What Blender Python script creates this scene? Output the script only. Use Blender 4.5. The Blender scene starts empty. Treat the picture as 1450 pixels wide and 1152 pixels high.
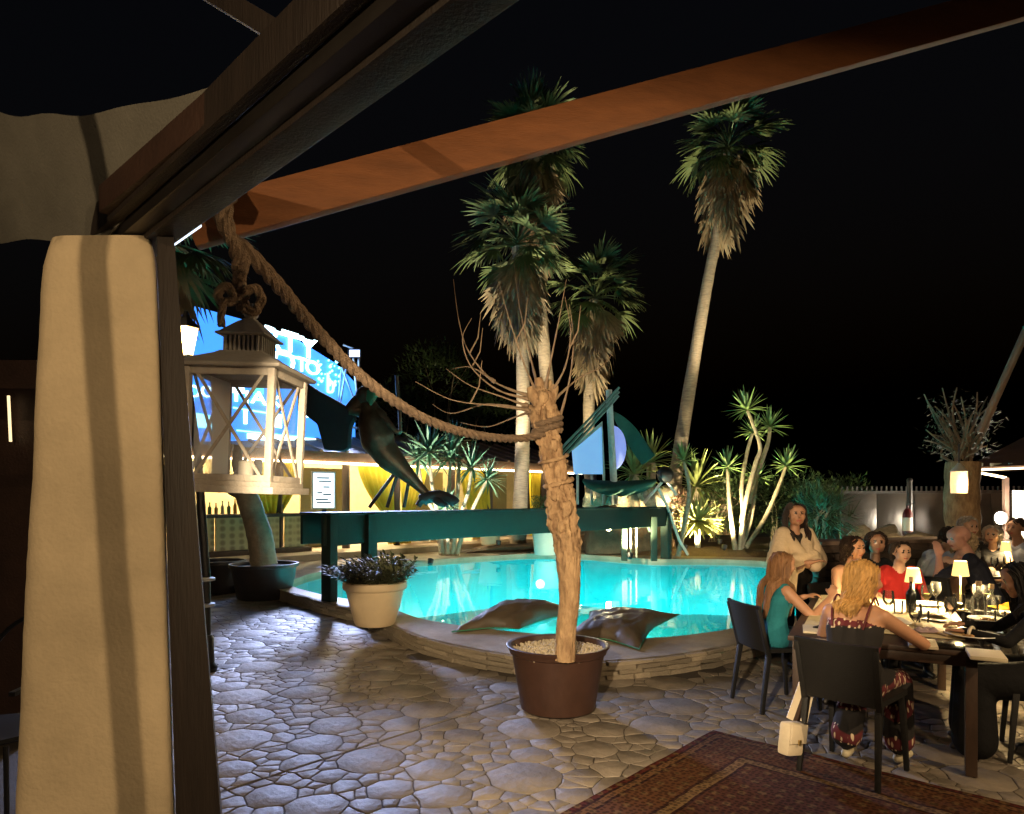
import bpy, bmesh, math, random
import numpy as np
from mathutils import Vector, Matrix, Euler, noise
random.seed(7)
R = math.radians
SC = bpy.context.scene
COL = SC.collection

# ------------------------------------------------------------------ camera
FPX, HOR, CZ = 967.0, 705.0, 1.62          # focal length in photo pixels, horizon row, eye height
cd = bpy.data.cameras.new('camera'); cam = bpy.data.objects.new('camera', cd); COL.objects.link(cam)
cd.sensor_fit = 'HORIZONTAL'; cd.sensor_width = 36.0; cd.lens = 36.0 * FPX / 1450.0
cd.shift_y = (HOR - 576.0) / 1450.0
cd.clip_start = 0.05; cd.clip_end = 900
cam.location = (0, 0, CZ); cam.rotation_euler = (R(90), 0, 0)
SC.camera = cam

# ------------------------------------------------------------------ night sky, moon, exposure
W = bpy.data.worlds.new('World'); SC.world = W; W.use_nodes = True
wn = W.node_tree
sky = wn.nodes.new('ShaderNodeTexSky'); sky.sky_type = 'NISHITA'; sky.sun_disc = False
sky.sun_elevation = R(-4.0); sky.sun_rotation = R(200)
wn.links.new(sky.outputs[0], wn.nodes['Background'].inputs[0])
wn.nodes['Background'].inputs[1].default_value = 0.10
ml = bpy.data.lights.new('moon', 'SUN'); ml.energy = 0.008; ml.angle = R(0.5); ml.color = (.75, .85, 1)
moon = bpy.data.objects.new('moon', ml); COL.objects.link(moon); moon.rotation_euler = (R(45), 0, R(200))
SC.view_settings.view_transform = 'Standard'; SC.view_settings.look = 'None'
SC.view_settings.exposure = 0.4; SC.view_settings.gamma = 1.0
SC.cycles.use_denoising = True
SC.cycles.sample_clamp_indirect = 4.0
SC.cycles.sample_clamp_direct = 0.0
SC.cycles.caustics_reflective = False; SC.cycles.caustics_refractive = False
SC.cycles.max_bounces = 8; SC.cycles.diffuse_bounces = 3; SC.cycles.glossy_bounces = 4
SC.cycles.transparent_max_bounces = 16; SC.cycles.transmission_bounces = 6
SC.cycles.use_light_tree = True
SC.cycles.blur_glossy = 0.5

# ------------------------------------------------------------------ helpers
def at(px, py, d):
    return Vector(((px - 725.0) / FPX * d, d, CZ - (py - HOR) / FPX * d))
def gnd(px, py, z=0.0):
    d = FPX * (CZ - z) / (py - HOR)
    return Vector(((px - 725.0) / FPX * d, d, z))

class MB:
    def __init__(s): s.v = []; s.f = []; s.mi = []; s.cur = 0
    def add(s, vs, fs, M=None):
        o = len(s.v)
        for p in vs:
            p = Vector(p)
            s.v.append(M @ p if M is not None else p)
        for f in fs:
            s.f.append([i + o for i in f]); s.mi.append(s.cur)
        return s
    def box(s, c, size, M=None, rz=0):
        x, y, z = [k / 2 for k in size]
        T = Matrix.Translation(Vector(c)) @ Matrix.Rotation(rz, 4, 'Z')
        if M is not None: T = M @ T
        vs = [(-x,-y,-z),(x,-y,-z),(x,y,-z),(-x,y,-z),(-x,-y,z),(x,-y,z),(x,y,z),(-x,y,z)]
        return s.add(vs, [(0,3,2,1),(4,5,6,7),(0,1,5,4),(1,2,6,5),(2,3,7,6),(3,0,4,7)], T)
    def bar(s, a, b, w, h, up=(0,0,1), w2=None, h2=None):
        a = Vector(a); b = Vector(b); t = (b - a).normalized(); u = Vector(up)
        sd = t.cross(u)
        if sd.length < 1e-4: sd = t.cross(Vector((0,1,0)))
        sd.normalize(); u = sd.cross(t).normalized()
        w2 = w if w2 is None else w2; h2 = h if h2 is None else h2
        vs = []
        for p, ww, hh in ((a, w, h), (b, w2, h2)):
            for i, j in ((-1,-1),(1,-1),(1,1),(-1,1)): vs.append(p + sd * i * ww / 2 + u * j * hh / 2)
        return s.add(vs, [(0,1,2,3),(7,6,5,4),(0,4,5,1),(1,5,6,2),(2,6,7,3),(3,7,4,0)])
    def tube(s, pts, rad, seg=8, caps=True, disp=None):
        pts = [Vector(p) for p in pts]; n = len(pts)
        if not hasattr(rad, '__len__'): rad = [rad] * n
        t0 = (pts[1] - pts[0]).normalized()
        u = t0.orthogonal().normalized()
        vs = []
        for i, p in enumerate(pts):
            t = (pts[min(i+1, n-1)] - pts[max(i-1, 0)])
            t = t.normalized() if t.length > 1e-9 else t0
            u = (u - t * u.dot(t))
            u = u.normalized() if u.length > 1e-6 else t.orthogonal().normalized()
            w = t.cross(u)
            for k in range(seg):
                a = 2 * math.pi * k / seg
                dr = u * math.cos(a) + w * math.sin(a)
                r = rad[i]
                if disp: r = r * disp(p, dr, i, k)
                vs.append(p + dr * r)
        fs = []
        for i in range(n - 1):
            for k in range(seg):
                k2 = (k + 1) % seg
                fs.append((i*seg + k, i*seg + k2, (i+1)*seg + k2, (i+1)*seg + k))
        if caps:
            fs.append(tuple(range(seg - 1, -1, -1))); fs.append(tuple((n-1)*seg + k for k in range(seg)))
        return s.add(vs, fs)
    def lathe(s, prof, c=(0,0,0), seg=20, M=None, a0=0, sx=1, sy=1, caps=True):
        vs = []; n = len(prof)
        for r, z in prof:
            for k in range(seg):
                a = a0 + 2 * math.pi * k / seg
                vs.append((c[0] + r * math.cos(a) * sx, c[1] + r * math.sin(a) * sy, c[2] + z))
        fs = []
        for i in range(n - 1):
            for k in range(seg):
                k2 = (k + 1) % seg
                fs.append((i*seg + k, i*seg + k2, (i+1)*seg + k2, (i+1)*seg + k))
        if caps and prof[0][0] > 1e-4: fs.append(tuple(range(seg - 1, -1, -1)))
        if caps and prof[-1][0] > 1e-4: fs.append(tuple((n-1)*seg + k for k in range(seg)))
        return s.add(vs, fs, M)
    def sphere(s, c, r, seg=12, rings=8, M=None):
        if not hasattr(r, '__len__'): r = (r, r, r)
        vs = []; c = Vector(c)
        for i in range(rings + 1):
            th = math.pi * i / rings
            for k in range(seg):
                a = 2 * math.pi * k / seg
                vs.append((c.x + r[0]*math.sin(th)*math.cos(a), c.y + r[1]*math.sin(th)*math.sin(a), c.z - r[2]*math.cos(th)))
        fs = []
        for i in range(rings):
            for k in range(seg):
                k2 = (k + 1) % seg
                fs.append((i*seg + k, i*seg + k2, (i+1)*seg + k2, (i+1)*seg + k))
        return s.add(vs, fs, M)
    def prism(s, poly, z0, z1, M=None):
        n = len(poly)
        vs = [(p[0], p[1], z0) for p in poly] + [(p[0], p[1], z1) for p in poly]
        fs = [tuple(range(n - 1, -1, -1)), tuple(range(n, 2*n))]
        for i in range(n): j = (i + 1) % n; fs.append((i, j, n + j, n + i))
        return s.add(vs, fs, M)
    def grid(s, fn, nu, nv, M=None, closed_u=False):
        vs = [fn(i / nu, j / nv) for j in range(nv + 1) for i in range(nu + 1)]
        fs = [(j*(nu+1)+i, j*(nu+1)+i+1, (j+1)*(nu+1)+i+1, (j+1)*(nu+1)+i) for j in range(nv) for i in range(nu)]
        return s.add(vs, fs, M)
    def mesh(s, name, mats, bevel=0, smooth=35, merge=0, thick=0):
        me = bpy.data.meshes.new(name)
        me.from_pydata([tuple(p) for p in s.v], [], s.f)
        if not isinstance(mats, (list, tuple)): mats = [mats]
        for m in mats: me.materials.append(m)
        if len(mats) > 1: me.polygons.foreach_set('material_index', s.mi)
        bm = bmesh.new(); bm.from_mesh(me)
        if merge: bmesh.ops.remove_doubles(bm, verts=bm.verts, dist=merge)
        if thick:
            geom = bm.faces[:]
            bmesh.ops.solidify(bm, geom=geom, thickness=thick)
        bmesh.ops.recalc_face_normals(bm, faces=bm.faces)
        if bevel:
            eds = [e for e in bm.edges if len(e.link_faces) == 2 and e.calc_face_angle(0) > .6]
            bmesh.ops.bevel(bm, geom=eds, offset=bevel, segments=2, profile=.6, affect='EDGES', clamp_overlap=True)
        bm.to_mesh(me); bm.free()
        if smooth:
            me.polygons.foreach_set('use_smooth', [True] * len(me.polygons))
            try: me.set_sharp_from_angle(angle=R(smooth))
            except Exception: pass
        me.update()
        return me
    def build(s, name, mats, parent=None, world=True, **kw):
        return link(name, s.mesh(name, mats, **kw), parent, world)

def wloc(o):
    v = Vector((0,0,0))
    while o is not None: v += o.location; o = o.parent
    return v
def link(name, me, parent=None, world=True):
    o = bpy.data.objects.new(name, me); COL.objects.link(o)
    if parent is not None:
        o.parent = parent
        if world: o.location = -wloc(parent)
    return o
def tag(o, label=None, cat=None, group=None, kind=None):
    if label: o['label'] = label
    if cat: o['category'] = cat
    if group: o['group'] = group
    if kind: o['kind'] = kind
    return o
def thing(name, label, cat, loc=(0,0,0), rz=0, group=None):
    o = bpy.data.objects.new(name, None); COL.objects.link(o); o.empty_display_size = .1
    o.location = loc; o.rotation_euler = (0, 0, rz)
    return tag(o, label, cat, group)
def copy_tree(o, parent=None):
    c = o.copy(); COL.objects.link(c)
    if parent is not None: c.parent = parent
    for ch in list(o.children): copy_tree(ch, c)
    return c
def lamp(name, kind, loc, energy, color, parent=None, size=.03, aim=None, cone=60, blend=.5):
    l = bpy.data.lights.new(name, kind); l.energy = energy; l.color = color
    if kind in ('POINT', 'SPOT'): l.shadow_soft_size = size
    if kind == 'SPOT': l.spot_size = R(cone); l.spot_blend = blend
    o = bpy.data.objects.new(name, l); COL.objects.link(o)
    o.location = loc
    if parent is not None: o.parent = parent; o.location = Vector(loc) - wloc(parent)
    if aim is not None:
        d = (Vector(aim) - Vector(loc)).normalized(); o.rotation_euler = d.to_track_quat('-Z', 'Y').to_euler()
    return o

# ------------------------------------------------------------------ materials
_M = {}
def mat(name, col=(.5,.5,.5), rough=.6, metal=0, var=.15, scale=6, bump=0, bscale=60, emit=None, estr=0, spec=.5, stretch=(1,1,1), col2=None, rnd=0, coat=0, sss=0, trans=0):
    if name in _M: return _M[name]
    m = bpy.data.materials.new(name); m.use_nodes = True; nt = m.node_tree; N = nt.nodes; L = nt.links
    b = N['Principled BSDF']; _M[name] = m
    b.inputs['Roughness'].default_value = rough; b.inputs['Metallic'].default_value = metal
    b.inputs['Specular IOR Level'].default_value = spec
    if coat: b.inputs['Coat Weight'].default_value = coat; b.inputs['Coat Roughness'].default_value = .15
    if trans: b.inputs['Transmission Weight'].default_value = trans
    if sss:
        b.inputs['Subsurface Weight'].default_value = sss; b.inputs['Subsurface Radius'].default_value = (.02,.008,.004)
    tc = N.new('ShaderNodeTexCoord'); mp = N.new('ShaderNodeMapping'); mp.inputs['Scale'].default_value = stretch
    L.new(tc.outputs['Object'], mp.inputs['Vector'])
    nz = N.new('ShaderNodeTexNoise'); nz.inputs['Scale'].default_value = scale; nz.inputs['Detail'].default_value = 6; nz.inputs['Roughness'].default_value = .65
    L.new(mp.outputs[0], nz.inputs['Vector'])
    mx = N.new('ShaderNodeMix'); mx.data_type = 'RGBA'
    c2 = col2 if col2 else tuple(min(1, c * (1 + var)) for c in col)
    c1 = col if col2 else tuple(c * (1 - var) for c in col)
    mx.inputs[6].default_value = (*c1, 1); mx.inputs[7].default_value = (*c2, 1)
    rp = N.new('ShaderNodeMapRange'); rp.inputs[1].default_value = .3; rp.inputs[2].default_value = .7
    L.new(nz.outputs[0], rp.inputs[0]); L.new(rp.outputs[0], mx.inputs[0])
    out = mx.outputs[2]
    if rnd:
        oi = N.new('ShaderNodeObjectInfo'); hs = N.new('ShaderNodeHueSaturation')
        r2 = N.new('ShaderNodeMapRange'); r2.inputs[3].default_value = 1 - rnd; r2.inputs[4].default_value = 1 + rnd
        L.new(oi.outputs['Random'], r2.inputs[0]); L.new(r2.outputs[0], hs.inputs['Value']); L.new(out, hs.inputs['Color']); out = hs.outputs[0]
    L.new(out, b.inputs['Base Color'])
    if bump:
        n2 = N.new('ShaderNodeTexNoise'); n2.inputs['Scale'].default_value = bscale; n2.inputs['Detail'].default_value = 5
        L.new(mp.outputs[0], n2.inputs['Vector'])
        bp = N.new('ShaderNodeBump'); bp.inputs['Strength'].default_value = bump; bp.inputs['Distance'].default_value = .02
        L.new(n2.outputs[0], bp.inputs['Height']); L.new(bp.outputs[0], b.inputs['Normal'])
    if emit:
        b.inputs['Emission Color'].default_value = (*emit, 1); b.inputs['Emission Strength'].default_value = estr
    return m
def glassy(name, tint=(1,1,1), rough=.02, ior=1.45, dust=0.0, dustcol=(.8,.8,.8), wave=0, wscale=3):
    """thin glass or water skin: a Fresnel blend of mirror and clear, with a film of dust if wanted"""
    if name in _M: return _M[name]
    m = bpy.data.materials.new(name); m.use_nodes = True; nt = m.node_tree; N = nt.nodes; L = nt.links; _M[name] = m
    N.remove(N['Principled BSDF']); out = N['Material Output']
    tr = N.new('ShaderNodeBsdfTransparent'); tr.inputs[0].default_value = (*tint, 1)
    gl = N.new('ShaderNodeBsdfGlossy'); gl.inputs['Roughness'].default_value = rough
    fr = N.new('ShaderNodeFresnel'); fr.inputs[0].default_value = ior
    mx = N.new('ShaderNodeMixShader')
    if wave:
        tc = N.new('ShaderNodeTexCoord'); nz = N.new('ShaderNodeTexNoise'); nz.inputs['Scale'].default_value = wscale; nz.inputs['Detail'].default_value = 3
        bp = N.new('ShaderNodeBump'); bp.inputs['Strength'].default_value = wave; bp.inputs['Distance'].default_value = .05
        L.new(tc.outputs['Object'], nz.inputs['Vector']); L.new(nz.outputs[0], bp.inputs['Height'])
        L.new(bp.outputs[0], gl.inputs['Normal']); L.new(bp.outputs[0], fr.inputs['Normal'])
    L.new(fr.outputs[0], mx.inputs[0]); L.new(tr.outputs[0], mx.inputs[1]); L.new(gl.outputs[0], mx.inputs[2])
    last = mx
    if dust:
        df = N.new('ShaderNodeBsdfDiffuse'); df.inputs[0].default_value = (*dustcol, 1)
        m2 = N.new('ShaderNodeMixShader'); m2.inputs[0].default_value = dust
        L.new(mx.outputs[0], m2.inputs[1]); L.new(df.outputs[0], m2.inputs[2]); last = m2
    L.new(last.outputs[0], out.inputs[0])
    return m
def emis(name, col, strength):
    if name in _M: return _M[name]
    m = bpy.data.materials.new(name); m.use_nodes = True; nt = m.node_tree; _M[name] = m
    b = nt.nodes['Principled BSDF']; b.inputs['Base Color'].default_value = (*col, 1); b.inputs['Roughness'].default_value = .5
    b.inputs['Emission Color'].default_value = (*col, 1); b.inputs['Emission Strength'].default_value = strength
    return m
def text_mesh(name, s, size, mat_, extrude=.02, align='LEFT'):
    cu = bpy.data.curves.new(name, 'FONT'); cu.body = s; cu.size = size; cu.extrude = extrude; cu.align_x = align; cu.resolution_u = 3
    o = bpy.data.objects.new(name, cu); COL.objects.link(o)
    dg = bpy.context.evaluated_depsgraph_get(); me = bpy.data.meshes.new_from_object(o.evaluated_get(dg))
    bpy.data.objects.remove(o); me.materials.clear(); me.materials.append(mat_); me.name = name
    return me
# ================================================================== SETTING: pool, deck, patio
PC = Vector((0.9, 11.6))
def polar(pts, n=240, sm=2):
    a = sorted((math.atan2(y - PC.y, x - PC.x), math.hypot(x - PC.x, y - PC.y)) for x, y in pts)
    A = np.array([p[0] for p in a]); Q = np.array([p[1] for p in a])
    th = np.linspace(-math.pi, math.pi, n, endpoint=False)
    r = np.interp(th, np.concatenate([A - 2*math.pi, A, A + 2*math.pi]), np.concatenate([Q, Q, Q]))
    for _ in range(sm): r = (np.roll(r, 1) + 2*r + np.roll(r, -1)) / 4
    return th, r
INNER = [(-1.06,8.17),(-.51,7.72),(.42,7.25),(1.27,7.03),(1.9,7.26),(2.76,7.86),(3.9,8.9),(5.1,11.5),(5.9,14.5),(5.8,15.8),(4.6,16.3),(3.4,16.1),
         (2.7,16.7),(1.7,17.7),(.6,17.9),(-.6,17.1),(-1.43,16.4),(-2.5,15.5),(-3.8,13.4),(-3.8,11.6),(-3.04,10.5),(-2.04,9.6),(-1.45,8.8)]
OUTER = [(-3.02,10.12),(-1.94,8.95),(-1.34,7.83),(-.76,6.96),(-.17,6.45),(.35,6.14),(.85,6.08),(1.55,6.36),(2.41,6.96),(3.3,7.75),(4.6,9.3),
         (8,11),(13,15),(16,24),(7,33),(-3,31),(-11,26),(-12,17),(-7,13.0),(-4.3,11.9)]
TH, RIN = polar(INNER, sm=5); _, ROUT = polar(OUTER, sm=3)
NP = len(TH); CP = .17; WL = .09
def pin(i, k=0): i %= NP; return (PC.x + (RIN[i] + k) * math.cos(TH[i]), PC.y + (RIN[i] + k) * math.sin(TH[i]))
def pout(i, k=0): i %= NP; return (PC.x + (ROUT[i] + k) * math.cos(TH[i]), PC.y + (ROUT[i] + k) * math.sin(TH[i]))
def outside_pool(x, y, pad=0):
    a = math.atan2(y - PC.y, x - PC.x); i = int((a + math.pi) / (2 * math.pi) * NP) % NP
    return math.hypot(x - PC.x, y - PC.y) > ROUT[i] + pad

# --- ground sheet out to the horizon, with the pool cut out of it
m_mortar = mat('mortar', (.06,.048,.038), .85, var=.3, scale=5, bump=.3, bscale=90)
g = MB()
rings = [lambda i: pout(i), lambda i: pout(i, 3), lambda i: (PC.x + 60*math.cos(TH[i % NP]), PC.y + 60*math.sin(TH[i % NP])), lambda i: (PC.x + 600*math.cos(TH[i % NP]), PC.y + 600*math.sin(TH[i % NP]))]
for a, b in zip(rings, rings[1:]):
    for i in range(NP): g.add([(*a(i), -.007), (*a(i+1), -.007), (*b(i+1), -.007), (*b(i), -.007)], [(0,1,2,3)])
ground = tag(g.build('ground', m_mortar, merge=1e-4), kind='structure')

# --- stamped paving stones on the patio (power diagram of large stones with small infill)
def paving():
    rng = random.Random(11)
    seeds = []; cell = {}; CS = .55
    def ok_place(x, y):
        if not outside_pool(x, y, -.06) or y < 2.7: return False
        px = 725 + FPX * x / y; py = HOR + FPX * CZ / y
        if px < 262 or px > 1490 or py > 1190 or y > 11.6: return False
        # hidden under the rug
        u = ((x - RUGC[0]) * RUGU[0] + (y - RUGC[1]) * RUGU[1]); v = ((x - RUGC[0]) * RUGV[0] + (y - RUGC[1]) * RUGV[1])
        return not (u > .25 and v > .25)
    def near(x, y, k=1):
        cx, cy = int(x // CS), int(y // CS)
        for i in range(cx-k, cx+k+1):
            for j in range(cy-k, cy+k+1):
                yield from cell.get((i, j), ())
    def throw(n, r0, r1, gap):
        for _ in range(n):
            y = 2.7 + 8.9 * rng.random() ** 1.25
            x = rng.uniform(max(-4.6, -.49*y), min(.8*y, 6.4)); r = rng.uniform(r0, r1)
            if not ok_place(x, y): continue
            if any((x-s[0])**2 + (y-s[1])**2 < (r + s[2])**2 * gap for s in near(x, y)): continue
            s = (x, y, r); seeds.append(s); cell.setdefault((int(x // CS), int(y // CS)), []).append(s)
    throw(3500, .13, .24, .95); throw(5000, .06, .10, .92); throw(26000, .026, .05, .92)
    J0 = gnd(310, 1122); J1 = gnd(725, 990); jn = Vector((-(J1.y-J0.y), J1.x-J0.x)).normalized()
    def clip(poly, nx, ny, c):
        out = []; n = len(poly)
        for i in range(n):
            p, q = poly[i], poly[(i+1) % n]; dp = p[0]*nx + p[1]*ny - c; dq = q[0]*nx + q[1]*ny - c
            if dp <= 0: out.append(p)
            if dp * dq < 0:
                t = dp / (dp - dq); out.append((p[0] + (q[0]-p[0])*t, p[1] + (q[1]-p[1])*t))
        return out
    stones = []
    for s in seeds:
        m = .42
        poly = [(s[0]+m*math.cos(k*math.pi/4+.2), s[1]+m*math.sin(k*math.pi/4+.2)) for k in range(8)]
        for t in near(s[0], s[1], 1):
            if t is s: continue
            dx, dy = t[0]-s[0], t[1]-s[1]; dd = dx*dx + dy*dy
            if dd > 1.2: continue
            c = (t[0]**2 + t[1]**2 - .85*t[2]**2 - (s[0]**2 + s[1]**2 - .85*s[2]**2)) / 2
            L = math.sqrt(dd); poly = clip(poly, dx/L, dy/L, c/L - .0030)
            if len(poly) < 3: break
        if len(poly) < 3: continue
        for it in range(1):
            q = []
            for i in range(len(poly)):
                a, b = poly[i], poly[(i+1) % len(poly)]
                if math.hypot(a[0]-b[0], a[1]-b[1]) < .006: q.append(a); continue
                q.append((a[0]*.92+b[0]*.08, a[1]*.92+b[1]*.08)); q.append((a[0]*.08+b[0]*.92, a[1]*.08+b[1]*.92))
            poly = q
        # ragged outline: long edges are split, then wander with their neighbours
        q = []
        for i in range(len(poly)):
            a, b = poly[i], poly[(i+1) % len(poly)]; ns = max(1, min(5, int(math.hypot(a[0]-b[0], a[1]-b[1])/.05)))
            q += [(a[0]+(b[0]-a[0])*j/ns, a[1]+(b[1]-a[1])*j/ns) for j in range(ns)]
        poly = [(x + .020*noise.noise((x*8, y*8, 3)) + .007*noise.noise((x*25, y*25, 5)), y + .020*noise.noise((x*8, y*8, 9)) + .007*noise.noise((x*25, y*25, 7))) for x, y in q]
        c0 = J0.x*jn.x + J0.y*jn.y; whole = poly           # a stone across the saw-cut joint becomes two
        for poly in (clip(whole, -jn.x, -jn.y, -(c0 + .012)), clip(whole, jn.x, jn.y, c0 - .012)):
            if len(poly) < 3: continue
            cx = sum(p[0] for p in poly)/len(poly); cy = sum(p[1] for p in poly)/len(poly)
            ar = abs(sum(poly[i][0]*poly[(i+1)%len(poly)][1]-poly[(i+1)%len(poly)][0]*poly[i][1] for i in range(len(poly))))/2
            if ar < .0005 or not outside_pool(cx, cy, -.02): continue
            stones.append((ar / cy**3, cx, cy, poly, rng.uniform(-.0008, .0008)))
    return stones
RUGC = gnd(1010, 1037); RUGU = Vector((-.676, -.737)); RUGV = Vector((.721, -.693))
m_stone = mat('stamped_concrete', (.19,.16,.128), .62, var=.42, scale=3.0, bump=.55, bscale=17, rnd=.15, spec=.45)
stones = sorted(paving(), key=lambda s: -s[0])
def stone_add(mb, poly, dz, ox=0, oy=0):
    n = len(poly); cx = sum(p[0] for p in poly)/n; cy = sum(p[1] for p in poly)/n
    def ins(p, k): 
        dx, dy = cx-p[0], cy-p[1]; L = math.hypot(dx, dy) + 1e-6; k = min(k, L*.4); return (p[0]+dx/L*k-ox, p[1]+dy/L*k-oy)
    vs = [(p[0]-ox, p[1]-oy, -.010) for p in poly] + [(*ins(p, .0015), -.0028+dz) for p in poly] + [(*ins(p, .008), dz) for p in poly]
    fs = [(i, (i+1) % n, n+(i+1) % n, n+i) for i in range(n)] + [(n+i, n+(i+1) % n, 2*n+(i+1) % n, 2*n+i) for i in range(n)] + [tuple(range(2*n, 3*n))]
    mb.add(vs, fs)
for ar, cx, cy, poly, dz in stones[:300]:
    mb = MB(); stone_add(mb, poly, dz, cx, cy)
    o = mb.build('paving_stone', m_stone, ground, world=False, smooth=26); o.location = (cx, cy, 0)
mb = MB()
for ar, cx, cy, poly, dz in stones[300:]: stone_add(mb, poly, dz)
tag(mb.build('small_paving_stones', m_stone, ground, smooth=26), kind='stuff')

# --- pool deck, basin, coping
m_deck = mat('deck_concrete', (.38,.31,.22), .7, var=.25, scale=2.5, bump=.5, bscale=14)
m_basin = mat('pool_plaster', (.002,.58,.64), .5, var=.06, scale=3)
m_tileband = mat('pool_edge_tile', (.30,.62,.68), .3, var=.2, scale=20)
d = MB()
for i in range(NP):
    d.add([(*pin(i), CP), (*pout(i), CP), (*pout(i+1), CP), (*pin(i+1), CP)], [(0,1,2,3)])
    d.add([(*pout(i, -.03), CP), (*pout(i, -.03), -.05), (*pout(i+1, -.03), -.05), (*pout(i+1, -.03), CP)], [(0,1,2,3)])
    d.add([(*pin(i), CP), (*pin(i), .03), (*pin(i+1), .03), (*pin(i+1), CP)], [(0,1,2,3)])
pool_deck = tag(d.build('pool_deck', m_deck, merge=1e-4, smooth=30), kind='structure')
b = MB(); DEP = -1.15
for i in range(NP):
    b.add([(*pin(i, .002), .035), (*pin(i, .002), DEP), (*pin(i+1, .002), DEP), (*pin(i+1, .002), .035)], [(0,1,2,3)])
b.add([(*pin(i, .002), DEP) for i in range(NP)], [tuple(range(NP))])
basin = tag(b.build('pool_basin', m_basin, smooth=0), kind='structure')
# submerged seat steps at the pool's shallow corner
for k, (rr, zz) in enumerate(((.95, -.30), (.55, -.05))):
    s = MB(); idx = [i for i in range(NP) if math.radians(-158) < TH[i] < math.radians(-112)]
    pl = [pin(i, -.01) for i in idx] + [pin(i, -rr) for i in reversed(idx)]
    s.prism(pl, zz - .25, zz); s.build('pool_step', m_tileband, basin)
w = MB(); cn = Vector((PC.x, PC.y, WL))
for i in range(NP): w.add([(*pin(i), WL), (*pin(i+1), WL), cn], [(0,1,2)])
water = tag(w.build('pool_water', glassy('water', (.80,.97,.98), .0, 1.33, wave=.10, wscale=1.1), merge=1e-4), kind='structure')
# ledge stones that face the raised pool edge: four courses
m_ledge = [mat('ledge_stone', (.36,.30,.22), .8, var=.3, scale=9, bump=.6, bscale=30, rnd=.22)]
rng = random.Random(5)
stone_meshes = []
for k in range(5):
    q = MB(); q.box((0,0,0), (1,1,1)); me = q.mesh('ledge_stone', m_ledge, bevel=0)
    bm = bmesh.new(); bm.from_mesh(me); bmesh.ops.subdivide_edges(bm, edges=bm.edges, cuts=1, use_grid_fill=True)
    for v in bm.verts: v.co += Vector((rng.uniform(-.02,.02), rng.uniform(-.12,.12), rng.uniform(-.09,.09)))
    bm.to_mesh(me); bm.free(); stone_meshes.append(me)
arc = [i for i in range(NP) if outside_pool(*pout(i, .1)) and -3.2 < pout(i)[0] < 3.3 and pout(i)[1] < 10.4]
P = [Vector((*pout(i), 0)) for i in arc]
cum = [0]
for a, c in zip(P, P[1:]): cum.append(cum[-1] + (c - a).length)
def on_arc(s):
    k = max(0, min(len(P) - 2, int(np.searchsorted(cum, s)) - 1)); t = (s - cum[k]) / (cum[k+1] - cum[k])
    return P[k].lerp(P[k+1], t), (P[k+1] - P[k]).normalized()
hts = [.050, .040, .045, .036]
z0 = -.005
for row, h in enumerate(hts):
    s = rng.uniform(-.2, 0)
    while s < cum[-1] - .05:
        L = rng.uniform(.16, .46); a, t = on_arc(max(0, s + L/2))
        o = link('ledge_stone', rng.choice(stone_meshes), pool_deck, world=False)
        o.location = (a.x, a.y, z0 + h/2); o.rotation_euler = (0, rng.uniform(-.015,.015), math.atan2(t.y, t.x))
        o.scale = (L - .010, .075 + rng.uniform(-.012, .02), h - .004); s += L
    z0 += h
# --- planting bed, terrace of the pavilion
m_soil = mat('bed_soil', (.13,.085,.05), .95, var=.4, scale=4, bump=.8, bscale=18)
bed = [(-1.2,17.9),(.4,18.7),(1.9,18.3),(3.0,17.3),(4.6,17.0),(6.6,16.6),(7.6,14.5),(9.2,15.5),(12.5,20),(9,25),(2,26),(-1.2,20.5)]
q = MB(); cx = sum(p[0] for p in bed)/len(bed); cy = sum(p[1] for p in bed)/len(bed)
NB = 6
for i in range(len(bed)):
    a, c = bed[i], bed[(i+1) % len(bed)]
    for k in range(NB):
        def P_(p, t): 
            x, y = p[0] + (cx-p[0])*t, p[1] + (cy-p[1])*t
            return (x, y, CP + .015 + .16*min(1, t*5) + .05*noise.noise((x*1.5, y*1.5, 0)))
        q.add([P_(a, k/NB), P_(c, k/NB), P_(c, (k+1)/NB), P_(a, (k+1)/NB)], [(0,1,2,3)])
tag(q.build('planting_bed', m_soil, merge=1e-4, smooth=60), kind='structure')
# stepping slabs that lead along the bed
m_slab = mat('stepping_slab', (.42,.37,.32), .8, var=.2, scale=6, bump=.3)
for k in range(7):
    p = gnd(662 + k*18, 781 - k*1.4, CP)
    q = MB(); q.box((p.x, p.y, CP + .03), (.26, .95, .06), rz=-.75)
    q.build('stepping_slab', m_slab, pool_deck, bevel=.012)
# underwater lamps
m_rim = mat('lamp_rim_steel', (.6,.6,.6), .3, 1)
e_pool = emis('pool_lamp_glow', (.75,1,1), 4)
k = 0
for ang, pw in ((-172,260), (-35,260), (8,120), (92,14), (-65,860), (-95,1150), (-125,760), (-148,460)):
    i = int((math.radians(ang) + math.pi) / (2*math.pi) * NP) % NP
    p = Vector((*pin(i, -.02), -.62)); n = (Vector((PC.x, PC.y, -.62)) - p).normalized()
    t = thing('pool_lamp', 'round underwater lamp set into the turquoise pool wall', 'pool lamp', p, 0, 'underwater lamps around the pool wall')
    Mx = Matrix.Translation(p) @ n.to_track_quat('Z', 'Y').to_matrix().to_4x4()
    a = MB(); a.lathe([(.105,0),(.125,.012),(.115,.03),(.10,.03)], seg=20, M=Mx); a.build('rim', m_rim, t)
    a = MB(); a.lathe([(.0,.024),(.06,.022),(.1,.014)], seg=20, M=Mx); a.build('lens', e_pool, t)
    lamp('pool_lamp_light', 'SPOT', p + n*.10, pw*3.6, (.42,1,.94), t, .10, p + n*.10 + (n - Vector((0,0,.72))), 100, .6)
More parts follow.
